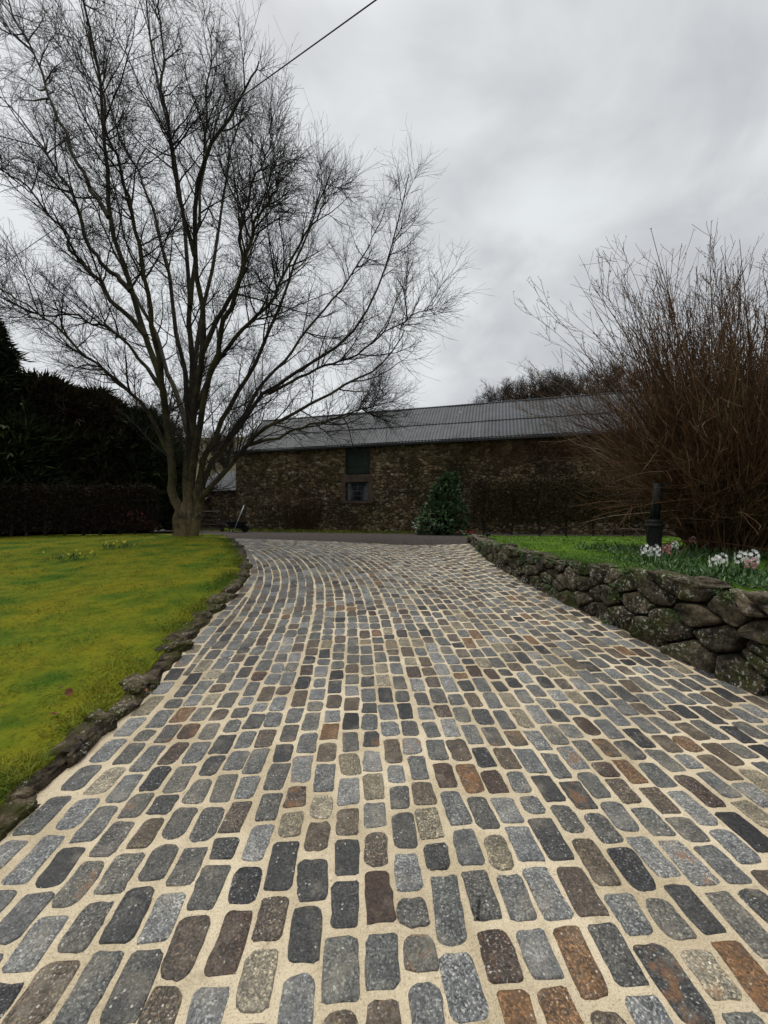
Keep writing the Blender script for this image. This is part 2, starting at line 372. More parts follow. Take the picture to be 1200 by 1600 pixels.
def rubble():
    m, t, b = newmat('rubble_stone_wall', .92, .12)
    warp = tex(t, scale=3, detail=3); v = stretched(t, 5.2, 5.2, 8.2)
    vm = nd(t, 'ShaderNodeMix', data_type='VECTOR'); vm.inputs[0].default_value = .10
    t.links.new(v, vm.inputs[4]); t.links.new(warp.outputs['Color'], vm.inputs[5]); vec = vm.outputs[1]
    ve = tex(t, 'Voronoi', scale=1.0, vec=vec, feature='DISTANCE_TO_EDGE'); vc = tex(t, 'Voronoi', scale=1.0, vec=vec)
    s = nd(t, 'ShaderNodeSeparateColor'); t.links.new(vc.outputs['Color'], s.inputs[0])
    c = ramp(t, s.outputs[0], [(0, (.058, .040, .023)), (.35, (.150, .102, .055)), (.65, (.24, .168, .090)), (.9, (.32, .245, .142)), (1, (.42, .36, .26))])
    f = tex(t, scale=16, detail=6, rough=.7)
    c = mixc(t, mrange(t, f.outputs['Fac'], .52, .34), c, mixc(t, 1., c, (.4, .4, .4), 'MULTIPLY'))
    joint = math_n(t, 'MULTIPLY', mrange(t, ve.outputs['Distance'], .12, .02), .8)
    sp = nd(t, 'ShaderNodeSeparateXYZ'); t.links.new(t.nodes['TC'].outputs['Object'], sp.inputs[0])
    jl = mixc(t, mrange(t, sp.outputs[2], 2.6, 3.8), (.060, .047, .028), (.25, .205, .105))   # repointed with paler lime mortar near the eaves
    c = mixc(t, joint, c, jl)
    mo = tex(t, scale=.7, detail=5); c = mixc(t, math_n(t, 'MULTIPLY', mrange(t, mo.outputs['Fac'], .48, .66), .65), c, (.060, .054, .014))
    st = tex(t, scale=.45, detail=4); c = mixc(t, math_n(t, 'MULTIPLY', mrange(t, st.outputs['Fac'], .46, .66), .6), c, (.024, .016, .011))   # dark algae stains
    li = tex(t, scale=8, detail=4, rough=.6, dist=.8); lp = tex(t, scale=.55, detail=3)
    la = math_n(t, 'MULTIPLY', mrange(t, li.outputs['Fac'], .60, .65), mrange(t, lp.outputs['Fac'], .40, .56))
    c = mixc(t, la, c, (.29, .275, .235))
    t.links.new(c, b.inputs['Base Color'])
    bump(t, b, math_n(t, 'ADD', mrange(t, ve.outputs['Distance'], .0, .16), math_n(t, 'MULTIPLY', f.outputs['Fac'], .4)), .9, .08); return m
M['rubble'] = rubble()
def roof_metal():
    m, t, b = newmat('corrugated_sheet', .62, .18); 
    r = island(t); c = ramp(t, wn(t, r, 1.0), [(0, (.032, .036, .040)), (.5, (.044, .049, .054)), (1, (.060, .066, .071))])
    n = tex(t, scale=1.4, detail=7, rough=.7); c = mixc(t, mrange(t, n.outputs['Fac'], .42, .66), c, mixc(t, 1., c, (.62, .60, .58), 'MULTIPLY'))
    l = tex(t, scale=2.4, detail=3, dist=.5); c = mixc(t, mrange(t, l.outputs['Fac'], .735, .755), c, (.42, .44, .44))
    t.links.new(c, b.inputs['Base Color']); return m
M['roof'] = roof_metal()
def slate():
    m, t, b = newmat('slate_roof', .62, .15); br = tex(t, 'Brick', scale=4.0)
    br.inputs['Color1'].default_value = (.022, .025, .028, 1); br.inputs['Color2'].default_value = (.038, .042, .045, 1); br.inputs['Mortar'].default_value = (.04, .042, .045, 1)
    br.inputs['Mortar Size'].default_value = .02
    l = tex(t, scale=5, detail=4, dist=.5)
    t.links.new(mixc(t, mrange(t, l.outputs['Fac'], .60, .68), br.outputs['Color'], (.09, .095, .095)), b.inputs['Base Color']); bump(t, b, br.outputs['Fac'], .4, .02); return m
M['slate'] = slate()
M['sandstone'] = simple('pink_sandstone', (.070, .050, .036), (.115, .088, .064), 5, .9, .15, .4)
M['green_paint'] = simple('dark_green_paint', (.012, .026, .017), (.020, .042, .027), 12, .6, .3)
M['dark_frame'] = simple('dark_frame_paint', (.015, .018, .02), (.03, .034, .037), 10, .5, .4)
M['grey_bar'] = simple('pale_glazing_bar', (.05, .055, .06), (.09, .095, .10), 10, .6, .3)
def glass():
    m, t, b = newmat('window_glass', .08, .6); n = tex(t, scale=3, detail=2)
    t.links.new(ramp(t, n.outputs['Fac'], [(.4, (.006, .008, .010)), (.6, (.014, .017, .020))]), b.inputs['Base Color']); bump(t, b, n.outputs['Fac'], .06); return m
M['glass'] = glass()
M['gutter'] = simple('black_gutter', (.008, .008, .008), (.018, .018, .018), 8, .5, .4)
def gravel():
    m, t, b = newmat('brown_gravel', .9, .2); v = tex(t, 'Voronoi', scale=28); s = nd(t, 'ShaderNodeSeparateColor'); t.links.new(v.outputs['Color'], s.inputs[0])
    c = ramp(t, s.outputs[0], [(0, (.022, .017, .015)), (.5, (.045, .035, .030)), (1, (.090, .073, .064))])
    l = tex(t, scale=.9, detail=5); c = mixc(t, math_n(t, 'MULTIPLY', mrange(t, l.outputs['Fac'], .5, .7), .4), c, (.040, .034, .026))
    t.links.new(c, b.inputs['Base Color']); bump(t, b, v.outputs['Distance'], .8, .03); return m
M['gravel'] = gravel()
M['field'] = simple('rough_field', (.045, .050, .018), (.105, .090, .045), .12, .95, .1)
M['hill'] = simple('winter_hillside', (.040, .044, .016), (.080, .066, .034), .06, .95, .1)
M['iron'] = simple('black_iron', (.006, .006, .006), (.014, .014, .013), 14, .65, .25, .2, 60)
M['stonegrey'] = simple('weathered_grey_stone', (.06, .058, .055), (.13, .125, .115), 14, .85, .2, .4)
M['wood'] = simple('weathered_timber', (.022, .018, .014), (.055, .046, .036), 8, .85, .2)
M['shedwood'] = simple('brown_shed_timber', (.085, .055, .035), (.15, .10, .065), 6, .8, .2)
M['galv'] = simple('galvanised_metal', (.28, .30, .32), (.42, .44, .46), 10, .5, .4, metal=.3)
M['darkblue'] = simple('dark_blue_plastic', (.008, .010, .018), (.016, .020, .032), 8, .5, .4)
M['rubber'] = simple('black_rubber', (.008, .008, .008), (.016, .016, .016), 20, .8, .2)
M['red'] = simple('red_paint', (.10, .008, .013), (.17, .014, .022), 5, .5, .4)
M['cable'] = simple('black_cable', (.020, .021, .023), (.034, .035, .037), 4, .6, .3)
M['leafbrown'] = simple('dead_leaf', (.075, .026, .012), (.17, .065, .03), 30, .7, .2)

# ------------------------------------------------------------ ground shape
GY = [-60, -8, 0, 3, 5.5, 8, 10.5, 12, 14, 17, 20, 40]
GZ = [-.6, -.30, 0, .12, .345, .57, .745, .82, .80, .73, .70, .70]
_gy = np.linspace(-60, 40, 2001); _gz = np.interp(_gy, GY, GZ)
_k = np.ones(21) / 21; _gs = np.convolve(np.pad(_gz, 10, 'edge'), _k, 'valid')
def G(y): return np.interp(y, _gy, _gs)
LY = [-3, 0, 1.87, 2.27, 3.05, 4.3, 5.9, 7.0, 8.1, 9.6, 12.0, 13.0]
LX = [-2.0, -1.9, -1.87, -1.89, -1.96, -2.15, -2.30, -2.47, -2.88, -3.55, -4.80, -5.5]
RY = [-3, 0, 2, 3.3, 4.1, 5.4, 7.0, 8.5, 10.4, 10.9, 15]
RX = [4.9, 3.9, 3.42, 3.08, 2.93, 2.65, 2.36, 2.30, 2.43, 2.47, 2.60]
_yy = np.linspace(-3, 15, 361)
def _sm(Y, X):
    z = np.interp(_yy, Y, X); return np.convolve(np.pad(z, 8, 'reflect', reflect_type='odd'), np.ones(17) / 17, 'valid')
_xl, _xr = _sm(LY, LX), _sm(RY, RX)
def xl(y): return np.interp(y, _yy, _xl)
def xr(y): return np.interp(y, _yy, _xr)
def ybound(x): return np.interp(x, [-5.2, -4.4, -1.44, .76, 2.5], [12.15, 12.0, 11.2, 10.45, 10.75])
def undul(x, y): return .012 * mnoise.noise(Vector((x * .8, y * .8, 3.3)))

def grid(nu, nv, fn):
    V = np.array([fn(u / (nu - 1), v / (nv - 1)) for v in range(nv) for u in range(nu)])
    i, j = np.meshgrid(np.arange(nu - 1), np.arange(nv - 1)); o = (j * nu + i).ravel()
    return V, np.stack([o, o + 1, o + nu + 1, o + nu], -1)

# base ground reaching the horizon, rising to a hill behind the barn
def hill_h(x, y):
    d = max(0., min(1., (y - 26) / 40)); d = d * d * (3 - 2 * d)
    return d * (14 + .8 * math.sin(x * .06 + 1))
def ground_fn():
    xs = np.concatenate([[-1500, -600, -250], np.linspace(-120, 120, 61), [250, 600, 1500]])
    ys = np.concatenate([[-1500, -400, -100, -30], np.linspace(-10, 30, 41), np.linspace(32, 120, 45), [200, 500, 1800]])
    V = [(x, y, float(G(y)) - .12 + hill_h(x, y) + (.25 * mnoise.noise(Vector((x * .1, y * .1, 0))) if y > 32 else 0)) for y in ys for x in xs]
    nu, nv = len(xs), len(ys)
    i, j = np.meshgrid(np.arange(nu - 1), np.arange(nv - 1)); o = (j * nu + i).ravel()
    return V, np.stack([o, o + 1, o + nu + 1, o + nu], -1)
tag(mesh('ground', *ground_fn(), M['hill']), kind='structure')

def gravel_fn(u, v):
    x = -26 + 46 * u; y0 = float(ybound(x)) - .10 if -5.2 < x < 2.5 else (12.0 if x <= -5.2 else 10.7)
    y = y0 + (23 - y0) * v ** 1.5
    return (x, y, float(G(y)) - .006 + undul(x, y))
tag(mesh('gravel', *grid(180, 60, gravel_fn), M['gravel']), kind='structure')

# ------------------------------------------------------------ cobbled driveway: mortar bed and setts in one mesh
def driveway():
    def bed(u, v):
        yb = 12.05 + (10.72 - 12.05) * u
        for _ in range(3): yb = float(ybound(xl(yb) - .10 + (xr(yb) - xl(yb) + .18) * u))
        y = -2.6 + v * (yb + 2.6); a = xl(y) - .10; b = xr(y) + .08
        x = a + (b - a) * u
        return (x, y, float(G(y)) + undul(x, y) + .004 * mnoise.noise(Vector((x * 7, y * 7, 0))))
    Vb, Fb = grid(110, 220, bed)
    Vs = [Vb]; Fs = [f.tolist() for f in Fb]; Mi = [0] * len(Fs); n = len(Vb)
    # master line of the courses: straight, then sweeping left
    S = np.linspace(-3.2, 16, 800); ds = S[1] - S[0]
    kap = .004 + .088 * np.clip((S - 3.2) / 4.0, 0, 1); th = .055 + np.cumsum(np.where(S > 0, kap, 0)) * ds
    mx = np.cumsum(-np.sin(th)) * ds; my = np.cumsum(np.cos(th)) * ds
    k0 = np.searchsorted(S, 0); mx -= mx[k0]; my -= my[k0]
    def P(s, d):
        t = np.interp(s, S, th); x = np.interp(s, S, mx) + .35; y = np.interp(s, S, my)
        return x + d * np.cos(t), y + d * np.sin(t)
    def sett(cx, cy, ang, L, W, near):
        nonlocal n
        nv = 22 if near else 12
        rc = random.uniform(.13, .32) * W
        hx, hy = W / 2, L / 2
        # rounded rectangle
        per = []
        for q, (sx, sy) in enumerate(((1, 1), (-1, 1), (-1, -1), (1, -1))):
            r = rc * random.uniform(.5, 1.35); m = 4 if near else 3
            for k in range(m):
                a = math.pi / 2 * (q + k / (m - 1))
                per.append((sx * (hx - r) + r * math.cos(a), sy * (hy - r) + r * math.sin(a)))
        if near:
            out = []
            for i, p in enumerate(per):
                q = per[(i + 1) % len(per)]; out.append(p)
                d = math.dist(p, q)
                if d > .035:
                    k = max(2, min(5, int(d / .028)))
                    for j in range(1, k): f = j / k; out.append((p[0] + (q[0] - p[0]) * f, p[1] + (q[1] - p[1]) * f))
            per = out
        jit = .0017 if near else .0022; sd = random.uniform(0, 99)
        skew = random.gauss(0, .035); tapr = random.gauss(0, .035)
        pp = []
        for x, y in per:
            w = 1 + tapr * y / hy
            w2 = 1 + .03 * mnoise.noise(Vector((x * 26 + sd, y * 26, sd))) + .022 * mnoise.noise(Vector((x * 75 + sd, y * 75, sd)))
            pp.append((x * w * w2 + skew * y + random.gauss(0, jit), y * w2 + random.gauss(0, jit)))
        ca, sa = math.cos(ang), math.sin(ang)
        tilt = (random.gauss(0, .018), random.gauss(0, .012)); h0 = random.uniform(.0008, .0045)
        rings = [(1.05, -.016), (1.0, -.0005), (.965, .0026), (.89, .0042), (.68, .0048), (.42, .005), (.18, .005)]
        vs = []
        for sc_, z in rings:
            for x, y in pp:
                X, Y = x * sc_, y * sc_
                if sc_ < .97:
                    zz = z + .0030 * mnoise.noise(Vector((X * 38 + sd, Y * 38, sd))) + .0016 * mnoise.noise(Vector((X * 110 + sd, Y * 110, sd)))
                else: zz = z
                wx, wy = cx + X * ca - Y * sa, cy + X * sa + Y * ca
                vs.append((wx, wy, zz + h0 + X * tilt[0] + Y * tilt[1]))
        vs.append((cx, cy, .0050 + h0))
        m = len(pp); fs = []
        for r in range(len(rings) - 1):
            for i in range(m):
                j = (i + 1) % m; fs.append((n + r * m + i, n + r * m + j, n + (r + 1) * m + j, n + (r + 1) * m + i))
        o = n + (len(rings) - 1) * m; c = n + len(rings) * m
        for i in range(m): fs.append((o + i, o + (i + 1) % m, c))
        A = np.array(vs); A[:, 2] += G(A[:, 1]) + np.array([undul(a[0], a[1]) for a in A]); Vs.append(A)
        Fs.extend(fs); Mi.extend([1] * len(fs)); n += len(vs)
    pitch = .141
    for c in range(-26, 42):
        d0 = c * pitch + random.gauss(0, .003)
        s = -3.0 + random.uniform(0, .22)
        while s < 15.5:
            L = min(.262, max(.115, random.gauss(.188, .027))); g = random.uniform(.019, .034)
            if random.random() < .05: L = random.uniform(.10, .13)
            W = .1165 + random.gauss(0, .006); d = d0 + random.gauss(0, .003)
            sc_ = s + L / 2; x, y = P(sc_, d); t = float(np.interp(sc_, S, th))
            if -1.2 < y < 14:
                a, b = xl(y), xr(y)
                lo, hi = x - W / 2, x + W / 2
                lo2, hi2 = max(lo, a + .205), min(hi, b - .01)
                if hi2 - lo2 < W - .003: x = (lo2 + hi2) / 2; W = hi2 - lo2
                ok = W > .045 and y < ybound(x) - .02 and not (y < 1.0 and abs(x) > 2.2)
                if ok: sett(x, y, t + random.gauss(0, .022), L, W, y < 4.6)
            s += L + g
    # edge course along the left kerb
    y = -.8
    while y < 11.9:
        L = random.uniform(.17, .27); dyx = (xl(y + .1) - xl(y - .1)) / .2; a = math.atan2(-dyx, 1)
        st = (L + .03) * math.cos(a); yc = y + st / 2
        sett(float(xl(yc)) + .115 / math.cos(a) , yc, a + random.gauss(0, .03), L, .125, y < 4.6)
        y += st
    return np.concatenate(Vs), Fs, Mi
V_, F_, mi_ = driveway()
tag(mesh('driveway', V_, F_, [M['mortar'], M['sett']], None, True, mi_), kind='structure')

# ------------------------------------------------------------ lawns
def lawnL(x, y):
    d = float(xl(y)) - x; e = min(1., max(0., d / .5))
    return float(G(y)) + .055 + .045 * e - .0105 * max(0., min(d, 9) - 3.0) * min(1, max(0, (y - 3) / 5)) + .02 * mnoise.noise(Vector((x * .7, y * .7, 1)))
def lawnL_fn(u, v):
    y = -2.6 + 15.6 * v; a = float(xl(y)) - .10
    x = a - (26 + a) * u ** 2.2
    return (x, y, lawnL(x, y) if u > 0 else lawnL(x, y) - .1)
lawn_left = tag(mesh('lawn', *grid(70, 130, lawnL_fn), M['lawn_moss']), kind='structure')
def lawnR(x, y):
    return .935 - .033 * max(0, y - 9) + .012 * mnoise.noise(Vector((x * .9, y * .9, 5))) + .02 * min(1, max(0, (x - float(xr(y))) / 1.5))
def hedge_y(x): return 14.1 - (x - 2.6) * .245
def lawnR_fn(u, v):
    x0 = u ** 2 * 20
    y = -2.6; x = float(xr(y))
    yf = hedge_y(2.6 + x0) + .8
    y = -2.6 + (yf + 2.6) * v
    x = float(xr(min(y, 14.9))) + .16 + x0
    return (x, y, lawnR(x, y))
lawn_right = tag(mesh('lawn', *grid(60, 110, lawnR_fn), M['lawn_green']), kind='structure')

def blades(n, region, hgt, h0, h1, w, mat, name, dens):
    P = []
    while len(P) < n:
        x, y = region(); P.append((x, y, hgt(x, y)))
    P = np.array(P); n = len(P); a = rng.uniform(0, 2 * math.pi, n)
    dist = np.maximum(1.0, np.hypot(P[:, 0], P[:, 1]) / 3.5)
    tuft = np.array([max(.45, 1 + 1.5 * mnoise.noise(Vector((p[0] * 3.1, p[1] * 3.1, 9)))) for p in P])
    H = rng.uniform(h0, h1, n) * (.7 + .6 * rng.random(n)) * tuft; wv = w * dist ** .8
    S = np.stack([np.cos(a), np.sin(a), 0 * a], 1) * wv[:, None]
    lean = np.stack([rng.normal(0, .55, n), rng.normal(0, .55, n), np.ones(n)], 1) * H[:, None]
    P[:, 2] -= .006
    mid = P + lean * .55; tip = P + lean * np.array([1.5, 1.5, .95])
    V = np.stack([P - S, P + S, mid + S * .8, mid - S * .8, tip + S * .08, tip - S * .08], 1).reshape(-1, 3)
    o = np.arange(n)[:, None] * 6
    F = np.concatenate([o + np.array([[0, 1, 2, 3]]), o + np.array([[3, 2, 4, 5]])], 0)
    return tag(mesh(name, V, F, mat, None, False), kind='stuff')
def regL():
    y = 0.6 + 12.0 * random.random() ** 1.7
    m = 1.25 * y + .5; d = (m - 1.7) * random.random() ** 1.5 if m > 2 else .2
    x = float(xl(y)) - .11 - max(0.02, d); return x, y
blades(130000, regL, lawnL, .010, .024, .0016, M['blade_moss'], 'grass', 1)
def regLedge():
    y = 0.8 + 10.5 * random.random() ** 1.5; return float(xl(y)) - .055 - abs(random.gauss(0, .16)) - .02 - .05 * random.random(), y
blades(17000, regLedge, lawnL, .016, .038, .0022, M['blade_moss'], 'grass', 1)
def regR():
    y = 2.4 + 11 * random.random() ** 1.3; x = float(xr(y)) + .18 + 9 * random.random() ** 1.5; return x, min(y, hedge_y(x))
def regB():
    s = random.uniform(-1.5, 11); d = -.15 - abs(random.gauss(0, .45)); p = B(s, d, 0); return p[0], p[1]
def hB(x, y): return float(G(y))
blades(60000, regR, lawnR, .015, .04, .0024, M['blade_green'], 'grass', 1)

# ------------------------------------------------------------ rough stones
TS = np.array([.957, -.289, 0]); ND = np.array([.289, .957, 0]); BC = np.array([-7.7, 20.0, 0])
def B(s, d, z): p = BC + TS * s + ND * d; return (p[0], p[1], z)
blades(9000, regB, hB, .03, .09, .003, M['blade_moss'], 'grass_verge', 1)
def rock(MBx, c, size, yaw, seed, sub=3):
    import bmesh
    bm = bmesh.new(); bmesh.ops.create_icosphere(bm, subdivisions=sub, radius=1.0)
    V = np.array([v.co[:] for v in bm.verts]); F = [tuple(v.index for v in f.verts) for f in bm.faces]; bm.free()
    V = np.sign(V) * np.abs(V) ** .55; V /= np.max(np.abs(V))
    d = np.array([1 + .34 * fbm(v[0] * .9 + seed, v[1] * .9, v[2] * .9, 2) + .20 * abs(fbm(v[0] * 2.2 + seed, v[1] * 2.2, v[2] * 2.2 + 7, 3)) - .06 + .12 * fbm(v[0] * 4 + seed, v[1] * 4, v[2] * 4 + 3, 3) for v in V])
    V = V * d[:, None] * np.array(size) / 2
    ca, sa = math.cos(yaw), math.sin(yaw)
    V = np.stack([V[:, 0] * ca - V[:, 1] * sa, V[:, 0] * sa + V[:, 1] * ca, V[:, 2]], 1) + np.array(c)
    MBx.add(V, F)
kb = MB(); y = -1.5; k = 0
while y < 12.3:
    L = random.choice((random.uniform(.12, .22), random.uniform(.20, .40))); a = math.atan2(-(xl(y + .1) - xl(y - .1)) / .2, 1); st = L * math.cos(a) * .70
    yc = y + st / 2; hh = random.uniform(.10, .18) * (1.0 if yc < 9 else .8)
    rock(kb, (float(xl(yc)) - .085 + random.gauss(0, .03), yc, float(G(yc)) + .010 + random.uniform(-.03, .025)), (random.uniform(.15, .26), L * 1.22, hh), a + random.gauss(0, .26), k * 3.7, 4 if yc < 5 else 3)
    y += st; k += 1
ke = kb.build('stone_edging', M['kerbstone'], None, True)
tag(ke, 'low rough edging of dark mossy stones between the yellowish lawn and the cobbles', 'stone edging')

# ------------------------------------------------------------ retaining wall on the right
WY = np.linspace(-2.4, 11.1, 500); WXv = xr(WY); wseg = np.hypot(np.diff(WXv), np.diff(WY)); WS = np.concatenate([[0], np.cumsum(wseg)])
def wtop(y): return .95 + .02 * np.interp(y, [0, 8, 11], [0, 0, 1]) + .02 * math.sin(y * 1.9) + .012 * math.sin(y * 5.1)
def wallP(s, h, d):       # along, up from the top of the paving, out towards the drive
    y = float(np.interp(s, WS, WY)); x = float(xr(y)); tx = (float(xr(y + .05)) - float(xr(y - .05))) / .1
    l = math.hypot(1, tx); nx, ny = -1 / l, tx / l
    return (x + nx * (d - h * .10), y + ny * (d - h * .10), float(G(y)) + h)
wall_root = thing('stone_wall', (float(xr(3.5)), 3.5, float(G(3.5))), 'dry stone retaining wall with lichen and moss holding up the right lawn beside the cobbles', 'wall')
mb = MB(); Ls = np.linspace(0, WS[-1], 160)
for i in range(len(Ls) - 1):
    q = []
    for s in (Ls[i], Ls[i + 1]):
        yy = float(np.interp(s, WS, WY)); h = float(wtop(yy)) - float(G(yy)) - .03
        p0, p1 = wallP(s, -.05, -.05), wallP(s, h, -.05); p2 = (p1[0] + .42, p1[1], p1[2] - .01)
        q.append((p0, p1, p2))
    mb.add([q[0][0], q[1][0], q[1][1], q[0][1]], [(0, 1, 2, 3)]); mb.add([q[0][1], q[1][1], q[1][2], q[0][2]], [(0, 1, 2, 3)])
mb.build('core', M['earth'], wall_root, True)
def vor_cells(pts, box, ax):
    cells = []
    for i, p in enumerate(pts):
        poly = [(box[0], box[2]), (box[1], box[2]), (box[1], box[3]), (box[0], box[3])]
        dd = ((pts - p) ** 2).sum(1); order = np.argsort(dd)[1:26]
        for j in order:
            q = pts[j]; mx_, my_ = (p + q) / 2; nx, ny = q - p; out = []
            for a in range(len(poly)):
                A, B = poly[a], poly[(a + 1) % len(poly)]
                fa = (A[0] - mx_) * nx + (A[1] - my_) * ny; fb_ = (B[0] - mx_) * nx + (B[1] - my_) * ny
                if fa <= 0: out.append(A)
                if fa * fb_ < 0: t = fa / (fa - fb_); out.append((A[0] + (B[0] - A[0]) * t, A[1] + (B[1] - A[1]) * t))
            poly = out
            if len(poly) < 3: break
        if len(poly) >= 3: cells.append(poly)
    return cells
STR = 1.55     # stones longer than tall
H0 = 1.15
pts = []; s = 0.
while len(pts) < 3000 and s < WS[-1]:
    yy = float(np.interp(s, WS, WY)); hh = float(wtop(yy)) - float(G(yy)); big = 1.0 if yy < 5.2 else .72
    rows = max(1, round(hh / (.215 * big)))
    for r in range(rows): pts.append(((s + random.uniform(-.15, .15) + (.2 * big if r % 2 else 0)) / STR, hh * (r + .5 + random.uniform(-.30, .30)) / rows))
    s += random.choice((random.uniform(.14, .24), random.uniform(.30, .54))) * big
pts = np.array(pts)
sb = MB()
for poly in vor_cells(pts, (0, WS[-1] / STR, -.04, H0), 0):
    P = np.array(poly) * np.array([STR, 1]); c0 = P.mean(0)
    yy = float(np.interp(c0[0], WS, WY)); hm = float(wtop(yy)) - float(G(yy)) + .03 * random.random()
    P[:, 1] = np.minimum(P[:, 1], hm)
    area = .5 * abs(np.dot(P[:, 0], np.roll(P[:, 1], 1)) - np.dot(P[:, 1], np.roll(P[:, 0], 1)))
    if area < .006: continue
    for _ in range(2):
        Q = []
        for i in range(len(P)):
            a, b = P[i], P[(i + 1) % len(P)]; w_ = (.86, .78)[_]; Q += [a * w_ + b * (1 - w_), a * (1 - w_) + b * w_]
        P = np.array(Q)
    if len(P) > 40: P = P[::2]
    c0 = P.mean(0); sz = math.sqrt(area); sd = random.uniform(0, 500); prom = random.uniform(.015, .07) * min(1, sz / .3); tl = random.gauss(0, .12), random.gauss(0, .12)
    gap = 1 - .022 / max(.08, sz)
    rings = [(gap, -.10), (gap, -.015), (gap * .975, .42), (gap * .91, .80), (gap * .74, .95), (gap * .50, .99), (gap * .25, 1.0)]
    V, n_ = [], len(P)
    for sc_, dd in rings:
        for p in P:
            q = c0 + (p - c0) * sc_
            dep = prom * dd if dd > 0 else dd
            if dd > 0: dep += (.030 * fbm(q[0] * 5 + sd, q[1] * 7, sd, 3) + .024 * abs(fbm(q[0] * 11 + sd, q[1] * 13, 4, 3)) + .014 * fbm(q[0] * 27 + sd, q[1] * 29, 1, 3)) * min(1, sz / .25) + (q - c0)[0] * tl[0] + (q - c0)[1] * tl[1]
            V.append(wallP(q[0], q[1], dep + .02))
    q = c0; V.append(wallP(q[0], q[1], prom + .02 + .022 * fbm(q[0] * 5 + sd, q[1] * 7, sd, 3) * min(1, sz / .25)))
    F = []
    for r in range(len(rings) - 1):
        for i in range(n_):
            j = (i + 1) % n_; F.append((r * n_ + i, r * n_ + j, (r + 1) * n_ + j, (r + 1) * n_ + i))
    o = (len(rings) - 1) * n_
    for i in range(n_): F.append((o + i, o + (i + 1) % n_, len(rings) * n_))
    sb.add(V, F)
sb.build('stone_face', M['wallstone'], wall_root, True)
cb = MB(); y = 1.2; k = 0
while y < 10.9:
    L = random.uniform(.28, .6) if y < 5.5 else random.uniform(.2, .38)
    a = math.atan2(-(xr(y + .1) - xr(y - .1)) / .2, 1)
    if random.random() < .82:
        rock(cb, (float(xr(y + L / 2)) + .16, y + L / 2, float(wtop(y + L / 2)) - .035), (random.uniform(.24, .34), L, random.uniform(.10, .16)), a, 100 + k * 2.3, 3)
    y += L * .98; k += 1
cb.build('coping', M['wallstone'], wall_root, True)

# ------------------------------------------------------------ barn
Z0, ZE, ZR, DEP, LEN = .60, 4.85, 6.90, 5.2, 23.0
barn = thing('barn', B(0, 0, .70), 'long dark rubble stone barn with grey corrugated roof behind the cobbled drive', 'barn')
WS0, WS1, WZ0, WZ1 = 6.12, 7.26, 2.16, 3.06
DS0, DS1, DZ0 = 6.08, 7.36, 3.42
wb = MB(); TH = .5
wb.box((0, 0, Z0), (WS0, TH, ZE), 0, B); wb.box((DS1, 0, Z0), (LEN, TH, ZE), 0, B)
wb.box((WS0, 0, Z0), (DS1, TH, WZ0 - .10), 0, B)
wb.box((0, DEP - TH, Z0), (LEN, DEP, ZE), 0, B)
for s0 in (0, LEN - TH):
    wb.box((s0, TH, Z0), (s0 + TH, DEP - TH, ZE), 0, B)
    g = [B(s0, 0.02, ZE), B(s0 + TH, 0.02, ZE), B(s0 + TH, DEP - .02, ZE), B(s0, DEP - .02, ZE), B(s0, DEP / 2, ZR - .06), B(s0 + TH, DEP / 2, ZR - .06)]
    wb.add(g, [(0, 1, 2, 3), (0, 4, 5, 1), (2, 5, 4, 3), (0, 3, 4), (1, 5, 2)])
wb.build('wall', M['rubble'], barn)
# corrugated sheets, in rows and bays
def corrugated(s0, s1, d0, z0, d1, z1, lift):
    V, F, n = [], [], 0; ns = int((s1 - s0) / .15 * 6)
    L = math.hypot(d1 - d0, z1 - z0); nd_, nz_ = -(z1 - z0) / L, abs(d1 - d0) / L
    if d1 < d0: nd_ = -nd_ if nd_ < 0 else nd_; 
    for i in range(ns + 1):
        s = s0 + (s1 - s0) * i / ns; w = .012 * math.sin(2 * math.pi * s / .15) + lift
        for f in (0, 1): V.append(B(s, d0 + (d1 - d0) * f + nd_ * w, z0 + (z1 - z0) * f + nz_ * w))
    for i in range(ns): F.append((2 * i, 2 * i + 2, 2 * i + 3, 2 * i + 1))
    return V, F
rb = MB(); bays = np.linspace(-.15, LEN + .15, 14)
rise = (ZR - ZE) / (DEP / 2)
for k in range(13):
    a, b = bays[k], bays[k + 1] + .05
    lf = .012 * (k % 2)
    rb.add(*corrugated(a, b, -.20, ZE + .03 - .2 * rise + .02, DEP / 2 * .46, ZE + .05 + DEP / 2 * .46 * rise, lf))
    rb.add(*corrugated(a, b, DEP / 2 * .42, ZE + .05 + DEP / 2 * .42 * rise, DEP / 2, ZR + .05, lf + .03))
    rb.add(*corrugated(a, b, DEP + .20, ZE + .03 - .2 * rise, DEP / 2, ZR + .05, lf))
roofo = rb.build('roof', M['roof'], barn, True)
rc = MB(); rc.tube([B(-.16, DEP / 2, ZR + .07), B(LEN + .16, DEP / 2, ZR + .07)], [.07, .07], 10)
rc.build('ridge_cap', M['roof'], roofo, True)
gb = MB(); gb.box((-.1, -.26, ZE - .19), (LEN + .1, -.16, ZE - .10), 0, B); gb.box((-.1, -.15, ZE - .14), (LEN + .1, -.002, ZE - .02), 0, B)
gb.build('gutter', M['gutter'], barn)
db = MB()
for k in range(8):
    w = (DS1 - DS0 - .16) / 8; a = DS0 + .08 + k * w
    db.box((a + .004, .14, DZ0 + .05), (a + w - .004, .18, ZE - .16), 0, B)
door = db.build('loft_door', M['green_paint'], barn)
for a_ in (DS0, DS1 - .078):
    fb = MB(); fb.box((a_, .08, DZ0), (a_ + .078, .22, ZE - .14), 0, B); fb.build('door_jamb', M['wood'], door)
for z_ in (3.75, 4.45):
    hb = MB(); hb.box((DS0 + .09, .125, z_), (DS0 + .65, .139, z_ + .05), 0, B); hb.build('hinge', M['iron'], door)
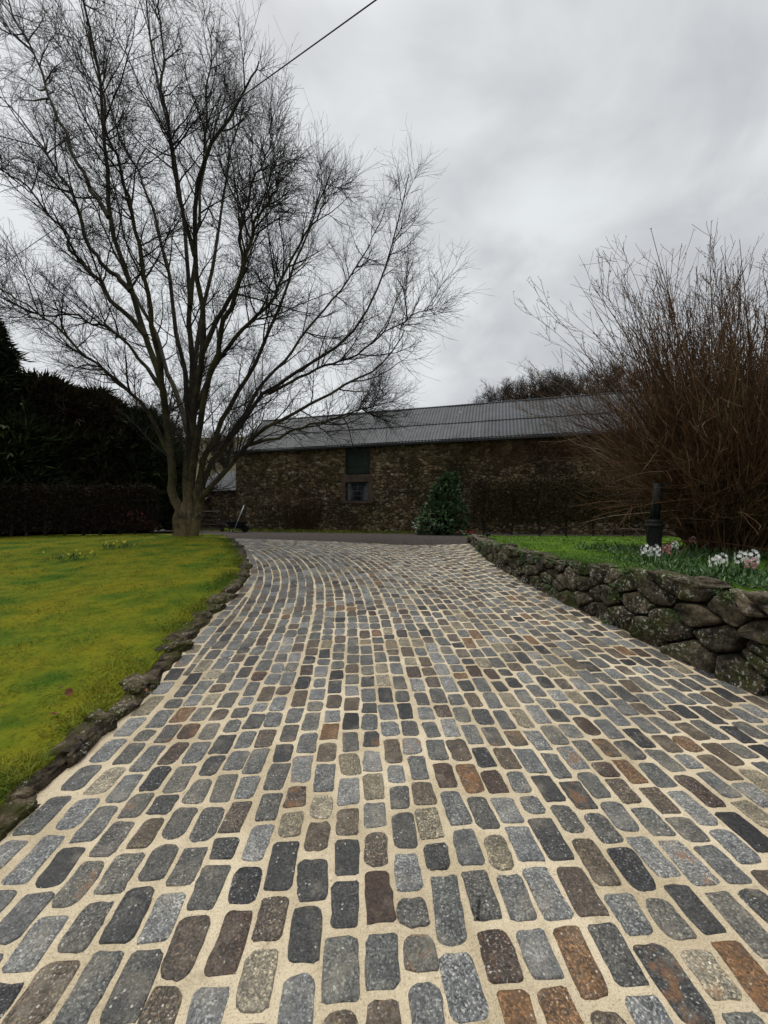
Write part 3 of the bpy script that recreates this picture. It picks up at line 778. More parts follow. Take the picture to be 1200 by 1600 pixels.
lb = MB(); lb.box((WS0 - .18, -.02, WZ1 + .003), (DS1 + .12, .30, WZ1 + .17), 0, B); lb.box((WS0 - .12, -.012, WZ1 + .175), (DS1 + .10, .30, DZ0 - .003), 0, B)
lb.build('lintel', M['sandstone'], barn)
jb = MB(); jb.box((WS0 - .16, -.015, WZ0), (WS0 - .002, .25, WZ1), 0, B); jb.box((WS1 + .002, -.015, WZ0 - .06), (WS1 + .26, .25, WZ1), 0, B); jb.box((WS0 - .1, -.05, WZ0 - .10), (WS1 + .1, .25, WZ0 - .002), 0, B)
jb.build('window_surround', M['sandstone'], barn)
wf = MB(); t_ = .05
wf.box((WS0, .14, WZ0), (WS0 + t_, .20, WZ1), 0, B); wf.box((WS1 - t_, .14, WZ0), (WS1, .20, WZ1), 0, B)
wf.box((WS0 + t_, .14, WZ0), (WS1 - t_, .20, WZ0 + t_), 0, B); wf.box((WS0 + t_, .14, WZ1 - t_), (WS1 - t_, .20, WZ1), 0, B)
win = wf.build('window', M['dark_frame'], barn)
bb = MB(); bb.box((WS0 + t_, .13, WZ0 + .46), (WS1 - t_, .17, WZ0 + .50), 0, B); bb.box((WS0 + t_, .13, WZ0 + .24), (WS1 - t_, .16, WZ0 + .262), 0, B); bb.box((WS0 + t_, .13, WZ0 + .68), (WS1 - t_, .16, WZ0 + .70), 0, B)
for f in (.33, .66):
    a = WS0 + (WS1 - WS0) * f; bb.box((a - .01, .135, WZ0 + t_), (a + .01, .158, WZ1 - t_), 0, B)
bb.build('glazing_bar', M['grey_bar'], win)
pb = MB(); pb.box((WS0 + t_, .165, WZ0 + t_), (WS1 - t_, .19, WZ1 - t_), 0, B); pb.build('pane', M['glass'], win)
cornerb = MB(); z = Z0; k = 0
while z < ZE - .35:
    h = random.uniform(.26, .36); w = .52 if k % 2 else .30
    cornerb.box((-.012, -.014, z), (w, .3, z + h - .012), 0, B); z += h; k += 1
cornerb.build('quoins', M['stonegrey'] if False else M['rubble'], barn)

# lower outbuilding against the left gable
outb = thing('outbuilding', B(-1.8, 1.0, .70), 'low stone outbuilding with pale slate roof beyond the bare tree, left of the barn', 'outbuilding')
ob = MB(); OS0, OS1, OD0, OD1, OE, OR = -3.6, -.04, 1.0, 5.1, 2.86, 4.07
ob.box((OS0, OD0, Z0), (OS1, OD1, OE), 0, B)
g = [B(OS0, OD0, OE), B(OS0, OD1, OE), B(OS0, 3.05, OR - .05), B(OS1, OD0, OE), B(OS1, OD1, OE), B(OS1, 3.05, OR - .05)]
ob.add(g, [(0, 2, 1), (3, 4, 5), (0, 3, 5, 2), (1, 2, 5, 4)]); ob.build('wall', M['rubble'], outb)
ob = MB(); 
for (da, za, db_, zb) in ((.82, 2.79, 3.05, OR + .03), (5.28, 2.79, 3.05, OR + .03)):
    P8 = [B(OS0 - .12, da, za), B(OS1, da, za), B(OS1, db_, zb), B(OS0 - .12, db_, zb)]
    ob.hexa(P8 + [(p[0], p[1], p[2] + .06) for p in P8])
ob.build('roof', M['slate'], outb)

# ------------------------------------------------------------ big bare tree
tree = thing('bare_tree', (-6.2, 12.0, lawnL(-6.2, 12.0)), 'tall bare many-stemmed deciduous tree on the mossy lawn edge, left of the drive', 'tree')
def trunk_mesh():
    zs = np.linspace(0, 1.30, 20); n = 40; V = []
    for z in zs:
        r = (.285 + .11 * math.exp(-z * 6.0)) * (1 - .75 * max(0, (z - .75) / .55) ** 1.3)
        for i in range(n):
            a = 2 * math.pi * i / n
            lob = 1 + (.10 * math.exp(-z * 3) + .045) * math.sin(5 * a + 1.2) + .05 * math.sin(3 * a + z) + .05 * fbm(math.cos(a) * 1.5, math.sin(a) * 1.5, z * 1.4, 3)
            V.append((-6.2 + r * lob * math.cos(a) + .02 * z, 12 + r * lob * math.sin(a), .74 + z * 1.0))
    F = [(k * n + i, k * n + (i + 1) % n, (k + 1) * n + (i + 1) % n, (k + 1) * n + i) for k in range(len(zs) - 1) for i in range(n)]
    F.append(tuple((len(zs) - 1) * n + i for i in range(n))); return V, F
mesh('trunk', *trunk_mesh(), M['bark'], tree)
LIMBS = [  # (points as px, py, depth), base radius, tip radius
 ([(280, 845, 12.00), (278, 808, 12.0), (275.5, 778, 12), (270, 740, 11.9), (262, 680, 11.8), (254, 600, 11.7), (226, 520, 11.5), (200, 440, 11.3), (168, 335, 11), (172, 235, 10.8), (157, 135, 10.5), (130, 20, 10.2), (110, -90, 10)], .25, .02),
 ([(290, 845, 12.00), (292, 813, 12.0), (291.5, 793, 12), (296, 700, 12.1), (297, 600, 12.2), (297, 520, 12.3), (292, 430, 12.5), (283, 330, 12.8), (262, 200, 13), (240, 80, 13.2), (222, -60, 13.4)], .25, .02),
 ([(297, 845, 11.93), (299, 808, 11.9), (299.5, 788, 11.9), (304, 700, 11.7), (306, 620, 11.5), (318, 510, 11.2), (304, 400, 11), (312, 290, 10.8), (335, 215, 10.5), (362, 175, 10.3), (390, 130, 10.2), (402, 95, 10.1)], .23, .016),
 ([(296, 690, 12.1), (294, 620, 12.25), (275, 520, 12.8), (262, 420, 13.3), (236, 320, 13.8), (205, 250, 14.1), (165, 150, 14.4), (125, 10, 14.7)], .15, .015),
 ([(300, 845, 11.93), (307, 798, 11.9), (308.5, 778, 11.9), (318, 720, 12), (338, 680, 12), (362, 630, 12), (395, 575, 12), (422, 515, 12.2), (452, 445, 12.4), (480, 370, 12.6), (505, 300, 12.8), (520, 262, 12.9)], .20, .014),
 ([(298, 845, 12.07), (308, 788, 12.1), (311.5, 768, 12.1), (330, 722, 12.4), (362, 685, 12.7), (402, 630, 13), (450, 590, 13.2), (520, 545, 13.4), (575, 480, 13.6), (605, 400, 13.8), (628, 330, 13.9), (640, 275, 14)], .19, .014),
 ([(420, 615, 13.1), (480, 585, 12.8), (545, 560, 12.5), (605, 522, 12.3), (645, 492, 12.1), (678, 480, 12)], .08, .010),
 ([(301, 845, 11.86), (311, 803, 11.8), (313.5, 783, 11.8), (335, 750, 11.4), (362, 718, 11.1), (392, 690, 10.9), (440, 655, 10.6), (500, 620, 10.4), (560, 590, 10.2), (605, 555, 10), (635, 522, 9.9)], .18, .012),
 ([(385, 696, 10.9), (440, 682, 11.2), (515, 655, 11.5), (570, 638, 11.8), (610, 620, 12)], .085, .010),
 ([(312, 560, 11.3), (342, 495, 11.2), (372, 430, 11.1), (378, 370, 11), (392, 310, 10.9), (405, 260, 10.8), (425, 225, 10.8)], .12, .012),
 ([(302, 720, 11.8), (330, 580, 10.8), (366, 460, 10.0), (392, 370, 9.5), (420, 310, 9.2), (440, 285, 9.0)], .15, .012),
 ([(268, 720, 11.9), (228, 640, 11.6), (165, 585, 11.3), (90, 515, 11), (25, 465, 10.8), (-50, 430, 10.6)], .11, .012),
 ([(254, 610, 11.7), (205, 545, 12), (140, 500, 12.3), (60, 490, 12.6), (-30, 450, 12.8)], .10, .012),
 ([(228, 525, 11.5), (165, 450, 11.2), (110, 385, 11), (50, 300, 10.8), (-30, 240, 10.7)], .12, .012),
 ([(205, 455, 11.3), (150, 395, 11.6), (105, 290, 11.8), (55, 215, 12), (-20, 120, 12.2)], .12, .012),
 ([(170, 340, 11), (120, 250, 11.2), (75, 140, 11.4), (20, 20, 11.6), (-10, -60, 11.7)], .10, .012),
 ([(296, 700, 12.1), (312, 540, 13.8), (335, 400, 15), (352, 290, 15.8), (370, 200, 16.3), (385, 150, 16.6)], .16, .012),
 ([(296, 680, 12.1), (258, 560, 13.8), (200, 440, 15), (150, 330, 15.8), (105, 230, 16.4)], .15, .012),
 ([(305, 640, 11.6), (345, 560, 11.2), (405, 490, 11), (450, 415, 10.9), (490, 345, 10.8), (515, 305, 10.8)], .12, .012),
 ([(345, 703, 12.55), (420, 590, 13.6), (500, 490, 14.4), (570, 400, 14.8), (600, 330, 15)], .11, .012),
 ([(259, 650, 11.8), (236, 480, 10.2), (200, 320, 9.2), (165, 180, 8.6), (140, 40, 8.3)], .12, .012),
 ([(297, 480, 12.3), (310, 340, 12.6), (322, 200, 13), (330, 90, 13.2), (335, 20, 13.3)], .10, .010),
 ([(304, 400, 11), (275, 280, 10.6), (255, 150, 10.4), (250, 20, 10.2), (255, -80, 10.1)], .09, .010),
]
LP, LR = [], []
for p, r0, r1 in LIMBS:
    Q = resample([at(*q) for q in p], 26); w = rng.normal(0, .045, Q.shape); w[0] = 0
    w = (w + np.roll(w, 1, 0)) / 1.4; w[:3] = 0
    LP.append(Q + w); t = np.linspace(0, 1, 26); LR.append((r1 + (r0 * .60 - r1) * (1 - t) ** 1.15) * (1 + .25 * np.exp(-t * 12)))
LP = np.array(LP); LR = np.array(LR)
C2, R2 = children(LP, LR, 22, .23, .97, 44, 13, 2.1, .30, 10, .065, .085, .027, .0046, .52)
C3, R3 = children(C2, R2, 12, .12, .98, 42, 13, 1.0, .32, 6, .045, .10, .0085, .0032, .5)
C4, R4 = children(C3, R3, 6, .12, 1.0, 38, 13, .50, .35, 4, .04, .10, .0048, .0024, .3)
C4b, R4b = children(LP, LR, 8, .25, .9, 60, 16, .7, .4, 5, .10, .18, .007, .003, .3)
limb_o = mesh('limbs', *tubes(LP, LR, 10), M['bark'], tree)
mesh('branches', *cat(tubes(C2, R2, 5), tubes(C3, R3, 3)), M['twig'], tree)
mesh('twigs', *cat(tubes(C4, R4, 3), tubes(C4b, R4b, 3)), M['twig'], tree)

# ------------------------------------------------------------ big leafless shrub on the right
shrub = thing('leafless_shrub', (5.55, 6.25, .92), 'huge leafless shrub of reddish brown arching stems on the right lawn behind the flowers', 'shrub')
def shrub_build():
    n = 880; K = 16
    a = rng.uniform(0, 2 * math.pi, n); rr = .55 * np.sqrt(rng.random(n))
    p = np.stack([5.75 + rr * np.cos(a), 6.3 + .9 * rr * np.sin(a), np.full(n, .88)], 1)
    lean = np.abs(rng.normal(0, .33, n)) + .05
    az_ = a + rng.normal(0, .6, n)
    # more stems reach out to the left
    lean = lean * np.where(np.cos(az_) < 0, .80, 1.0)
    d = nrm(np.stack([lean * np.cos(az_) - .03, lean * np.sin(az_), np.ones(n)], 1))
    L = (2.0 + 3.4 * rng.random(n) ** 1.15) * (1 - .38 * np.clip(-np.sin(az_), 0, 1) * np.clip(lean / .4, 0, 1))
    P = np.empty((n, K, 3)); P[:, 0] = p
    arch = np.where(lean > .35, rng.uniform(.01, .09, n), rng.uniform(-.02, .05, n))
    for k in range(1, K):
        f = k / K
        out = np.stack([np.cos(az_), np.sin(az_), np.zeros(n)], 1)
        d = nrm(d + (out - np.array([0, 0, .75])) * (arch * f * 1.2)[:, None] + rng.normal(0, .045, (n, 3)))
        P[:, k] = P[:, k - 1] + d * (L / (K - 1))[:, None]
    Rr = np.linspace(1, .18, K)[None] * rng.uniform(.009, .017, n)[:, None]
    # upright shoots and side twigs
    a2, r2 = children(P, Rr, 10, .12, .98, 27, 11, .80, .40, 7, .07, .06, .0062, .0030, .55)
    a3, r3 = children(a2, r2, 3, .15, .95, 36, 12, .26, .4, 4, .08, .07, .0042, .0024, .3)
    # low bare sticks reaching left
    m = 48; az2 = rng.normal(math.pi, .55, m)
    q = np.stack([5.6 + rng.normal(0, .2, m), 6.1 + rng.normal(0, .3, m), rng.uniform(1.0, 2.3, m)], 1)
    d2 = nrm(np.stack([np.cos(az2), np.sin(az2), rng.uniform(.0, .55, m)], 1)); LL = rng.uniform(1.2, 2.5, m)
    Q = np.empty((m, 10, 3)); Q[:, 0] = q
    for k in range(1, 10):
        d2 = nrm(d2 + np.array([0, 0, -.035]) + rng.normal(0, .06, (m, 3))); Q[:, k] = Q[:, k - 1] + d2 * (LL / 9)[:, None]
    QR = np.linspace(1, .3, 10)[None] * rng.uniform(.006, .011, m)[:, None]
    q2, qr2 = children(Q, QR, 9, .2, 1, 40, 15, .5, .4, 5, .05, .12, .005, .0026, .3)
    mesh('stems', *cat(tubes(P, Rr, 5), tubes(Q, QR, 4)), M['shrub_stem'], shrub)
    mesh('twigs', *cat(tubes(a2, r2, 3), tubes(a3, r3, 3), tubes(q2, qr2, 3)), M['shrub_stem'], shrub)
    # buds along stems and twigs
    src = np.concatenate([P[:, 6:].reshape(-1, 3), a2[:, 1:].reshape(-1, 3), a3[:, 1:].reshape(-1, 3)])
    pick = src[rng.choice(len(src), 32000)] ; pick = pick + rng.normal(0, .006, pick.shape)
    D = nrm(rng.normal(0, .7, pick.shape) + np.array([0, 0, 1.0])); N = nrm(rng.normal(size=pick.shape))
    mesh('buds', *leaves(pick, D, N, rng.uniform(.016, .045, len(pick)), rng.uniform(.007, .016, len(pick))), M['bud'], shrub, False)
shrub_build()

# ------------------------------------------------------------ conifers at the left
def spray_tree(name, label, cx, cy, zb, ztop, rad, mat, n, kind):
    t = thing(name, (cx, cy, zb), label, 'tree', 'dark evergreens along the left boundary')
    mb = MB(); mb.tube([(cx, cy, zb - .1), (cx + .05, cy, zb + (ztop - zb) * .5), (cx, cy, ztop - .3)], [.22, .14, .03], 9); mb.build('trunk', M['bark'], t, True)
    H = ztop - zb; u = rng.random(n) ** .85; z = zb + .15 + u * (H - .15)
    if kind == 'spire':
        prof = (1 - u) ** .75 * (.86 + .22 * np.sin(u * 46 + rng.normal(0, .35, n)))
    else:
        prof = np.sqrt(np.clip(1 - (np.abs(u - .25) / .75) ** 1.5, 0, 1)) * .98 + .03
    a = rng.uniform(0, 2 * math.pi, n)
    lump = np.array([1 + .25 * mnoise.noise(Vector((math.cos(b) * 6 + cx, math.sin(b) * 6, zz * 2.6))) + .42 * mnoise.noise(Vector((math.cos(b) * 2.6 + cx, math.sin(b) * 2.2, zz * .85))) for b, zz in zip(a, z)])
    r = rad * prof * lump * np.sqrt(rng.uniform(.30, 1.0, n)) * np.where(rng.random(n) < .07, rng.uniform(1.0, 1.30, n), 1)
    C = np.stack([cx + r * np.cos(a), cy + r * np.sin(a), z + .25 * rng.normal(0, .4, n)], 1)
    D = np.stack([np.cos(a), np.sin(a), rng.normal(-.1 if kind == 'spire' else .35, .35, n)], 1) + rng.normal(0, .3, (n, 3))
    N = nrm(rng.normal(0, .5, (n, 3)) + np.array([0, 0, 1.0]))
    # every spray: three fingers
    vf = []
    for k in (-.45, 0, .45):
        S = nrm(np.cross(D, N)); Dk = D + S * k * np.linalg.norm(D, axis=1, keepdims=True)
        vf.append(leaves(C, Dk, N, rng.uniform(.22, .62, n), rng.uniform(.045, .10, n), -.15))
    mesh('crown', *cat(*vf), mat, t, False)
for nm, lab, px_, top, Y, rad, mat, n, kind in (
    ('conifer', 'dark conifer with jagged drooping boughs, leftmost and tallest of the evergreens', -25, 500, 13.6, 2.4, 'conifer', 9000, 'spire'),
    ('evergreen_tree', 'broad dark evergreen behind the leftmost conifer, with a brownish rounded top', 68, 600, 15.5, 2.7, 'yew', 8000, 'dome'),
    ('evergreen_tree', 'brown tinged rounded evergreen in the middle of the dark left boundary', 150, 622, 16.5, 2.2, 'yew', 8000, 'dome'),
    ('evergreen_tree', 'narrow dark evergreen nearest the bare tree, shortest of the left evergreens', 218, 650, 17.0, 1.75, 'conifer', 7000, 'dome'),
    ('conifer', 'dark bushy conifer low between the leftmost conifer and the clipped hedge', 25, 640, 14.0, 2.3, 'conifer', 7000, 'dome')):
    X = (px_ - 600) / 600 * Y
    spray_tree(nm, lab, X, Y, .72, EYE + (800 - top) / 600 * Y, rad, M[mat], n, kind)

# clipped bare hedge at the back of the left lawn
def hedge(name, label, A, Bq, z_of, h, th, nst, nleaf, mat, leaf=(.05, .10), low=.0, bare_low=.35, dens_top=1.0):
    A = np.array(A, float); Bq = np.array(Bq, float)
    t = thing(name, (*((A + Bq) / 2), z_of(*((A + Bq) / 2))), label, 'hedge')
    L = np.linalg.norm(Bq - A); dr = (Bq - A) / L; pr = np.array([-dr[1], dr[0]])
    stems = []; rad = []
    for k in range(nst):
        s = (k + .5) / nst * L + random.gauss(0, .06); p = A + dr * s + pr * random.gauss(0, .04); z = z_of(*p)
        stems.append(resample([(p[0], p[1], z - .05), (p[0] + random.gauss(0, .03), p[1], z + h * .4), (p[0] + random.gauss(0, .06), p[1], z + h * .93)], 10)); rad.append(np.linspace(random.uniform(.035, .055), .012, 10))
    SP, SR = np.array(stems), np.array(rad)
    mesh('stems', *tubes(SP, SR, 6), M['twig'], t)
    c2, r2 = children(SP, SR, 26, .12, 1, 62, 14, .62 * min(1.2, L / nst + .25), .3, 5, .05, .14, .010, .004, .2)
    c3, r3 = children(c2, r2, 5, .2, 1, 48, 14, .28, .3, 3, .03, .15, .005, .003, .2)
    mesh('twigs', *cat(tubes(c2, r2, 3), tubes(c3, r3, 3)), M['dark_hedge'], t)
    s = rng.random(nleaf) * L; u = rng.random(nleaf); z = bare_low * rng.random(nleaf) ** .3 + (1 - bare_low) * u if False else bare_low + (1 - bare_low) * u
    keep = rng.random(nleaf) < .25 + .75 * (z > bare_low * .9)
    q = A[None] + dr[None] * s[:, None] + pr[None] * (rng.normal(0, .42, nleaf) * th)[:, None]
    zz = np.array([z_of(*p) for p in q]) + z * h * (1 + .02 * np.sin(s * 6)) + rng.normal(0, .02, nleaf)
    C = np.concatenate([q, zz[:, None]], 1)[keep]; n = len(C)
    D = nrm(rng.normal(0, 1, (n, 3)) + np.array([0, 0, -.3])); N = nrm(rng.normal(size=(n, 3)))
    mesh('foliage', *leaves(C, D, N, rng.uniform(*leaf, n), rng.uniform(leaf[0] * .5, leaf[1] * .55, n)), mat, t, False)
    return t
hedge('clipped_hedge', 'dark clipped leafless hedge under the evergreens at the back of the left lawn', (-15.5, 11.4), (-7.5, 12.75), lambda x, y: lawnL(x, y), 1.62, .30, 16, 32000, M['dark_hedge'], (.05, .10), 0, .10)
hedge('beech_hedge', 'tall brown clipped hedge on bare stems in front of the barn beyond the right lawn', (3.15, hedge_y(3.15)), (15.5, hedge_y(15.5)), lambda x, y: lawnR(x, y), 2.05, .34, 14, 60000, M['hedge_leaf'], (.05, .10), 0, .24)

# ------------------------------------------------------------ evergreen shrub in front of the barn
def evergreen_shrub():
    cx, cy, zb = 2.2, 14.9, .76
    t = thing('evergreen_shrub', (cx, cy, zb), 'glossy green conical evergreen shrub in front of the barn wall', 'shrub')
    n = 900; H = 2.35
    u = rng.random(n) ** 1.0; a = rng.uniform(0, 2 * math.pi, n)
    rad = .98 * np.where(u < .22, .82 + .8 * u, 1.0 - (u - .22) ** 1.25 * 1.02) 
    rad = np.clip(rad, .05, None)
    lump = np.array([1 + .5 * mnoise.noise(Vector((math.cos(b) * 1.8, math.sin(b) * 1.8 + 4, q * 4))) for b, q in zip(a, u)])
    r = rad * lump * rng.uniform(.55, 1.0, n) ** .5
    tip = np.stack([cx + .42 * u * u + r * np.cos(a), cy + r * np.sin(a), zb + .06 + u * (H - .05)], 1)
    base = np.stack([cx + rng.normal(0, .08, n), cy + rng.normal(0, .08, n), zb + np.clip(u * H * .75, 0, None)], 1)
    mid = (tip + base) / 2 + rng.normal(0, .05, (n, 3))
    P = np.stack([base, mid, tip], 1)
    mesh('stems', *tubes(P, np.broadcast_to(np.array([[.012, .008, .004]]), (n, 3)), 3), M['twig'], t)
    m = 8; out = nrm(tip - np.array([cx, cy, zb + .6]))
    C = np.repeat(tip, m, 0); O = np.repeat(out, m, 0)
    D = nrm(O * .7 + rng.normal(0, .6, C.shape)); N = nrm(O * .6 + np.array([0, 0, .8]) + rng.normal(0, .3, C.shape))
    mesh('foliage', *leaves(C, D, N, rng.uniform(.07, .19, len(C)), rng.uniform(.03, .065, len(C)), -.12), M['rhodo'], t, False)
evergreen_shrub()

# ------------------------------------------------------------ creepers on the barn wall
def creeper(label, s0, s1, z0, z1, n, drop, roots):
    t = thing('wall_creeper', B((s0 + s1) / 2, -.1, .72), label, 'climbing plant')
    P = []; Rr = []
    for k in range(n):
        s = random.uniform(s0, s1); K = 14
        if random.random() < drop: z = z1 - random.uniform(0, .25); dirn = -1; L = random.uniform(.5, 1.6)
        else: z = random.uniform(z0, z0 + .5) if roots else random.uniform(z0, z1); dirn = 1; L = random.uniform(.8, 2.6)
        d = .03 + random.random() * .12; pts_ = []; h = random.gauss(0, .7)
        for q in range(K):
            pts_.append(B(s, -d, min(z, z1 + .05))); h = h * .85 + random.gauss(0, .35); s += h * L / K; z += dirn * L / K * max(.15, 1 - abs(h) * .5); d = max(.02, d + random.gauss(0, .02))
        P.append(pts_); Rr.append(np.linspace(random.uniform(.007, .014), .004, K))
    P, Rr = np.array(P), np.array(Rr)
    c2, r2 = children(P, Rr, 12, .1, 1, 50, 18, .35, .4, 4, 0.02, .18, .005, .0028, .3)
    mesh('stems', *tubes(P, Rr, 4), M['creeper'], t); mesh('twigs', *tubes(c2, r2, 3), M['creeper'], t)
creeper('bare brown creeper hanging thickly under the right half of the barn eaves', 11.5, 22.5, 2.4, 4.72, 330, .6, False)
creeper('dark bare climbing shrub on the barn wall left of the window', 2.9, 4.7, .75, 3.6, 60, 0, True)

# ------------------------------------------------------------ black iron post
def iron_post():
    x, y, zb = 4.22, 6.0, lawnR(4.22, 6.0)
    t = thing('iron_post', (x, y, zb), 'black cast iron post with wide fluted base and collar on the right lawn', 'post')
    n = 48; prof = [(.125, -.03), (.125, .04), (.112, .07), (.118, .30), (.130, .50), (.140, .57)]; V = []
    for r, z in prof:
        for i in range(n):
            a = 2 * math.pi * i / n; V.append((x + r * (1 + .045 * math.cos(12 * a)) * math.cos(a), y + r * (1 + .045 * math.cos(12 * a)) * math.sin(a), zb + z))
    F = [(k * n + i, k * n + (i + 1) % n, (k + 1) * n + (i + 1) % n, (k + 1) * n + i) for k in range(len(prof) - 1) for i in range(n)]
    mesh('base', V, F, M['iron'], t)
    b = MB(); b.lathe([(.02, .57), (.165, .57), (.175, .60), (.165, .63), (.135, .645), (.15, .67), (.145, .70), (.09, .72), (.02, .73)], (x, y, zb), 28)
    for k in range(6):
        a = k * math.pi / 3; b.lathe([(.016, .70), (.016, .735), (.004, .74)], (x + .115 * math.cos(a), y + .115 * math.sin(a), zb), 8)
    b.build('collar', M['iron'], t, True)
    b = MB(); b.tube([(x + .01, y, zb + .72), (x + .05, y, zb + 1.05), (x + .08, y, zb + 1.42)], [.085, .082, .080], 16); b.build('shaft', M['iron'], t, True)
    b = MB(); b.lathe([(.04, 1.00), (.092, 1.01), (.098, 1.05), (.092, 1.09), (.04, 1.10)], (x + .058, y, zb), 20); b.build('ring', M['iron'], t, True)
    b = MB(); b.tube([(x - .06, y - .05, zb + .70), (x - .06, y - .05, zb + 1.1)], [.022, .022], 8); b.build('pipe', M['iron'], t, True)
iron_post()
for o_ in bpy.data.objects:
    if o_.name == 'iron_post': o_.scale = (.80, .80, .80)

# ------------------------------------------------------------ flowers
def bulb_clump(name, label, px_, Y, heads, mat, group, hh=.20, cat_='flowers', hs=1.0):
    x = (px_ - 600) / 600 * Y; zb = lawnR(x, Y)
    t = thing(name, (x, Y, zb), label, cat_, group)
    n = 7 * heads + 4
    b = np.stack([rng.normal(0, .035, n), rng.normal(0, .035, n), np.zeros(n) - .01], 1); a = rng.uniform(0, 2 * math.pi, n); K = 6
    L = rng.uniform(.15, .27, n); tilt = rng.uniform(.15, .9, n); P = np.empty((n, K, 3)); P[:, 0] = b
    for k in range(1, K):
        e = tilt * (.3 + .22 * k); P[:, k] = P[:, k - 1] + np.stack([np.sin(e) * np.cos(a), np.sin(e) * np.sin(a), np.cos(e)], 1) * (L / (K - 1))[:, None]
    W = np.array([.006, .011, .013, .012, .008, .001]); S = np.stack([-np.sin(a), np.cos(a), 0 * a], 1)
    V = np.stack([P - S[:, None] * W[None, :, None], P + S[:, None] * W[None, :, None]], 2).reshape(-1, 3)
    o = (np.arange(n)[:, None] * K + np.arange(K - 1)[None]).reshape(-1, 1) * 2
    F = o + np.array([[0, 1, 3, 2]])
    mesh('leaves', V, F, M['plant_leaf'], t, True, world_space=False)
    for h in range(heads):
        ox, oy = ((h - (heads - 1) / 2) * .088 + random.gauss(0, .012), random.gauss(0, .02)) ; hz = hh * random.uniform(.92, 1.1)
        st = MB(); st.tube([(ox * .4, oy * .4, 0), (ox * .8, oy * .8, hz * .6), (ox, oy, hz + .03)], [.006, .005, .003], 6)
        so = st.build('stem', M['plant_leaf'], t, True, world_space=False)
        m = 17; Cs, Ds, Ns = [], [], []
        for q in range(m):
            f = q / m; a_ = q * 2.4; r = .012; c = np.array([ox + r * math.cos(a_), oy + r * math.sin(a_), hz - .045 * hs + .095 * hs * f])
            od = nrm(np.array([math.cos(a_), math.sin(a_), .35 - .3 * (1 - f)]) + rng.normal(0, .15, 3)); c2 = c + od * .026 * hs
            u = nrm(np.cross(od, [0, 0, 1.])); w = np.cross(u, od)
            for k in range(6):
                e = k * math.pi / 3; Cs.append(c2); Ds.append(od * .35 + u * math.cos(e) + w * math.sin(e)); Ns.append(od)
        Cs, Ds, Ns = map(np.array, (Cs, Ds, Ns))
        mesh('bloom', *leaves(Cs, Ds, Ns, np.full(len(Cs), .021 * hs), np.full(len(Cs), .0085 * hs), .2), mat, t, False, world_space=False)
HG = 'hyacinths in the bed on top of the right wall'
bulb_clump('hyacinth_clump', 'pair of white hyacinths right beside the foot of the black iron post', 1015, 4.85, 2, M['white_petal'], HG, hs=1.25)
bulb_clump('hyacinth_clump', 'single deep pink hyacinth just right of the iron post', 1042, 4.95, 1, M['pink_petal'], HG, hs=1.15)
bulb_clump('hyacinth_clump', 'smaller white hyacinth further back, between the two single pink ones', 1057, 5.6, 1, M['white_petal'], HG, .19)
bulb_clump('hyacinth_clump', 'pale pink hyacinth furthest back, near the foot of the leafless shrub', 1081, 6.1, 1, M['pale_pink_petal'], HG, .24)
bulb_clump('hyacinth_clump', 'pair of white hyacinths alone above the wall, in front of the leafless shrub', 1127, 3.95, 2, M['white_petal'], HG, hs=1.2)
bulb_clump('hyacinth_clump', 'pair of white hyacinths at the right edge right behind a pink one', 1169, 4.0, 2, M['white_petal'], HG, .215, hs=1.3)
bulb_clump('hyacinth_clump', 'pink hyacinth standing in front of white ones at the right edge', 1172, 3.80, 1, M['pink_petal'], HG, .185)

def ground_cover(name, n, region, hgt, mat, h0, h1, leaf):
    P = np.array([region() for _ in range(n)]); z = np.array([hgt(x, y) for x, y in P]); h = rng.uniform(h0, h1, n)
    C = np.concatenate([P, (z + h * rng.random(n))[:, None]], 1)
    D = nrm(rng.normal(0, .8, (n, 3)) + np.array([0, 0, .9])); N = nrm(rng.normal(0, .6, (n, 3)) + np.array([0, 0, 1]))
    return tag(mesh(name, *leaves(C, D, N, rng.uniform(leaf * .6, leaf * 1.4, n), rng.uniform(leaf * .10, leaf * .30, n)), mat, None, False), kind='stuff')
def reg1():
    y = random.gauss(5.15, .42); return float(xr(y)) + .03 + abs(random.gauss(0, .26)), y
ground_cover('ground_cover', 9000, reg1, lawnR, M['cover'], .01, .12, .030)
def reg2():
    y = random.uniform(2.6, 5.4); return float(xr(y)) + .26 + abs(random.gauss(0, .6)), y
ground_cover('bed_plants', 4200, reg2, lawnR, M['plant_leaf'], .0, .08, .085)
def reg3():
    y = random.uniform(5.4, 7.2); return float(xr(y)) + 1.2 + 2.4 * random.random(), y
ground_cover('bed_plants', 2500, reg3, lawnR, M['plant_leaf'], .0, .12, .09)

Cw, Dw = [], []
for k in range(46):
    s_ = float(np.interp(random.uniform(2.6, 9.5), WY, WS)); yy = float(np.interp(s_, WS, WY)); hh = float(wtop(yy)) - float(G(yy))
    h_ = hh * random.choice((random.random(), 1.0, .98)); o_ = random.uniform(.5, 1.2)
    for q in range(random.randint(14, 50)):
        Cw.append(wallP(s_ + random.gauss(0, .07) * o_, max(.0, h_ + random.gauss(-.02, .035) * o_), .06 + random.random() * .03)); Dw.append(rng.normal(0, .7, 3) + np.array([-.6, -.3, .2]))
Cw, Dw = np.array(Cw), np.array(Dw)
tag(mesh('wall_plants', *leaves(Cw, nrm(Dw), nrm(rng.normal(size=Cw.shape) + np.array([-.5, -.5, .6])), rng.uniform(.02, .05, len(Cw)), rng.uniform(.008, .02, len(Cw))), M['plant_leaf'], None, False), kind='stuff')

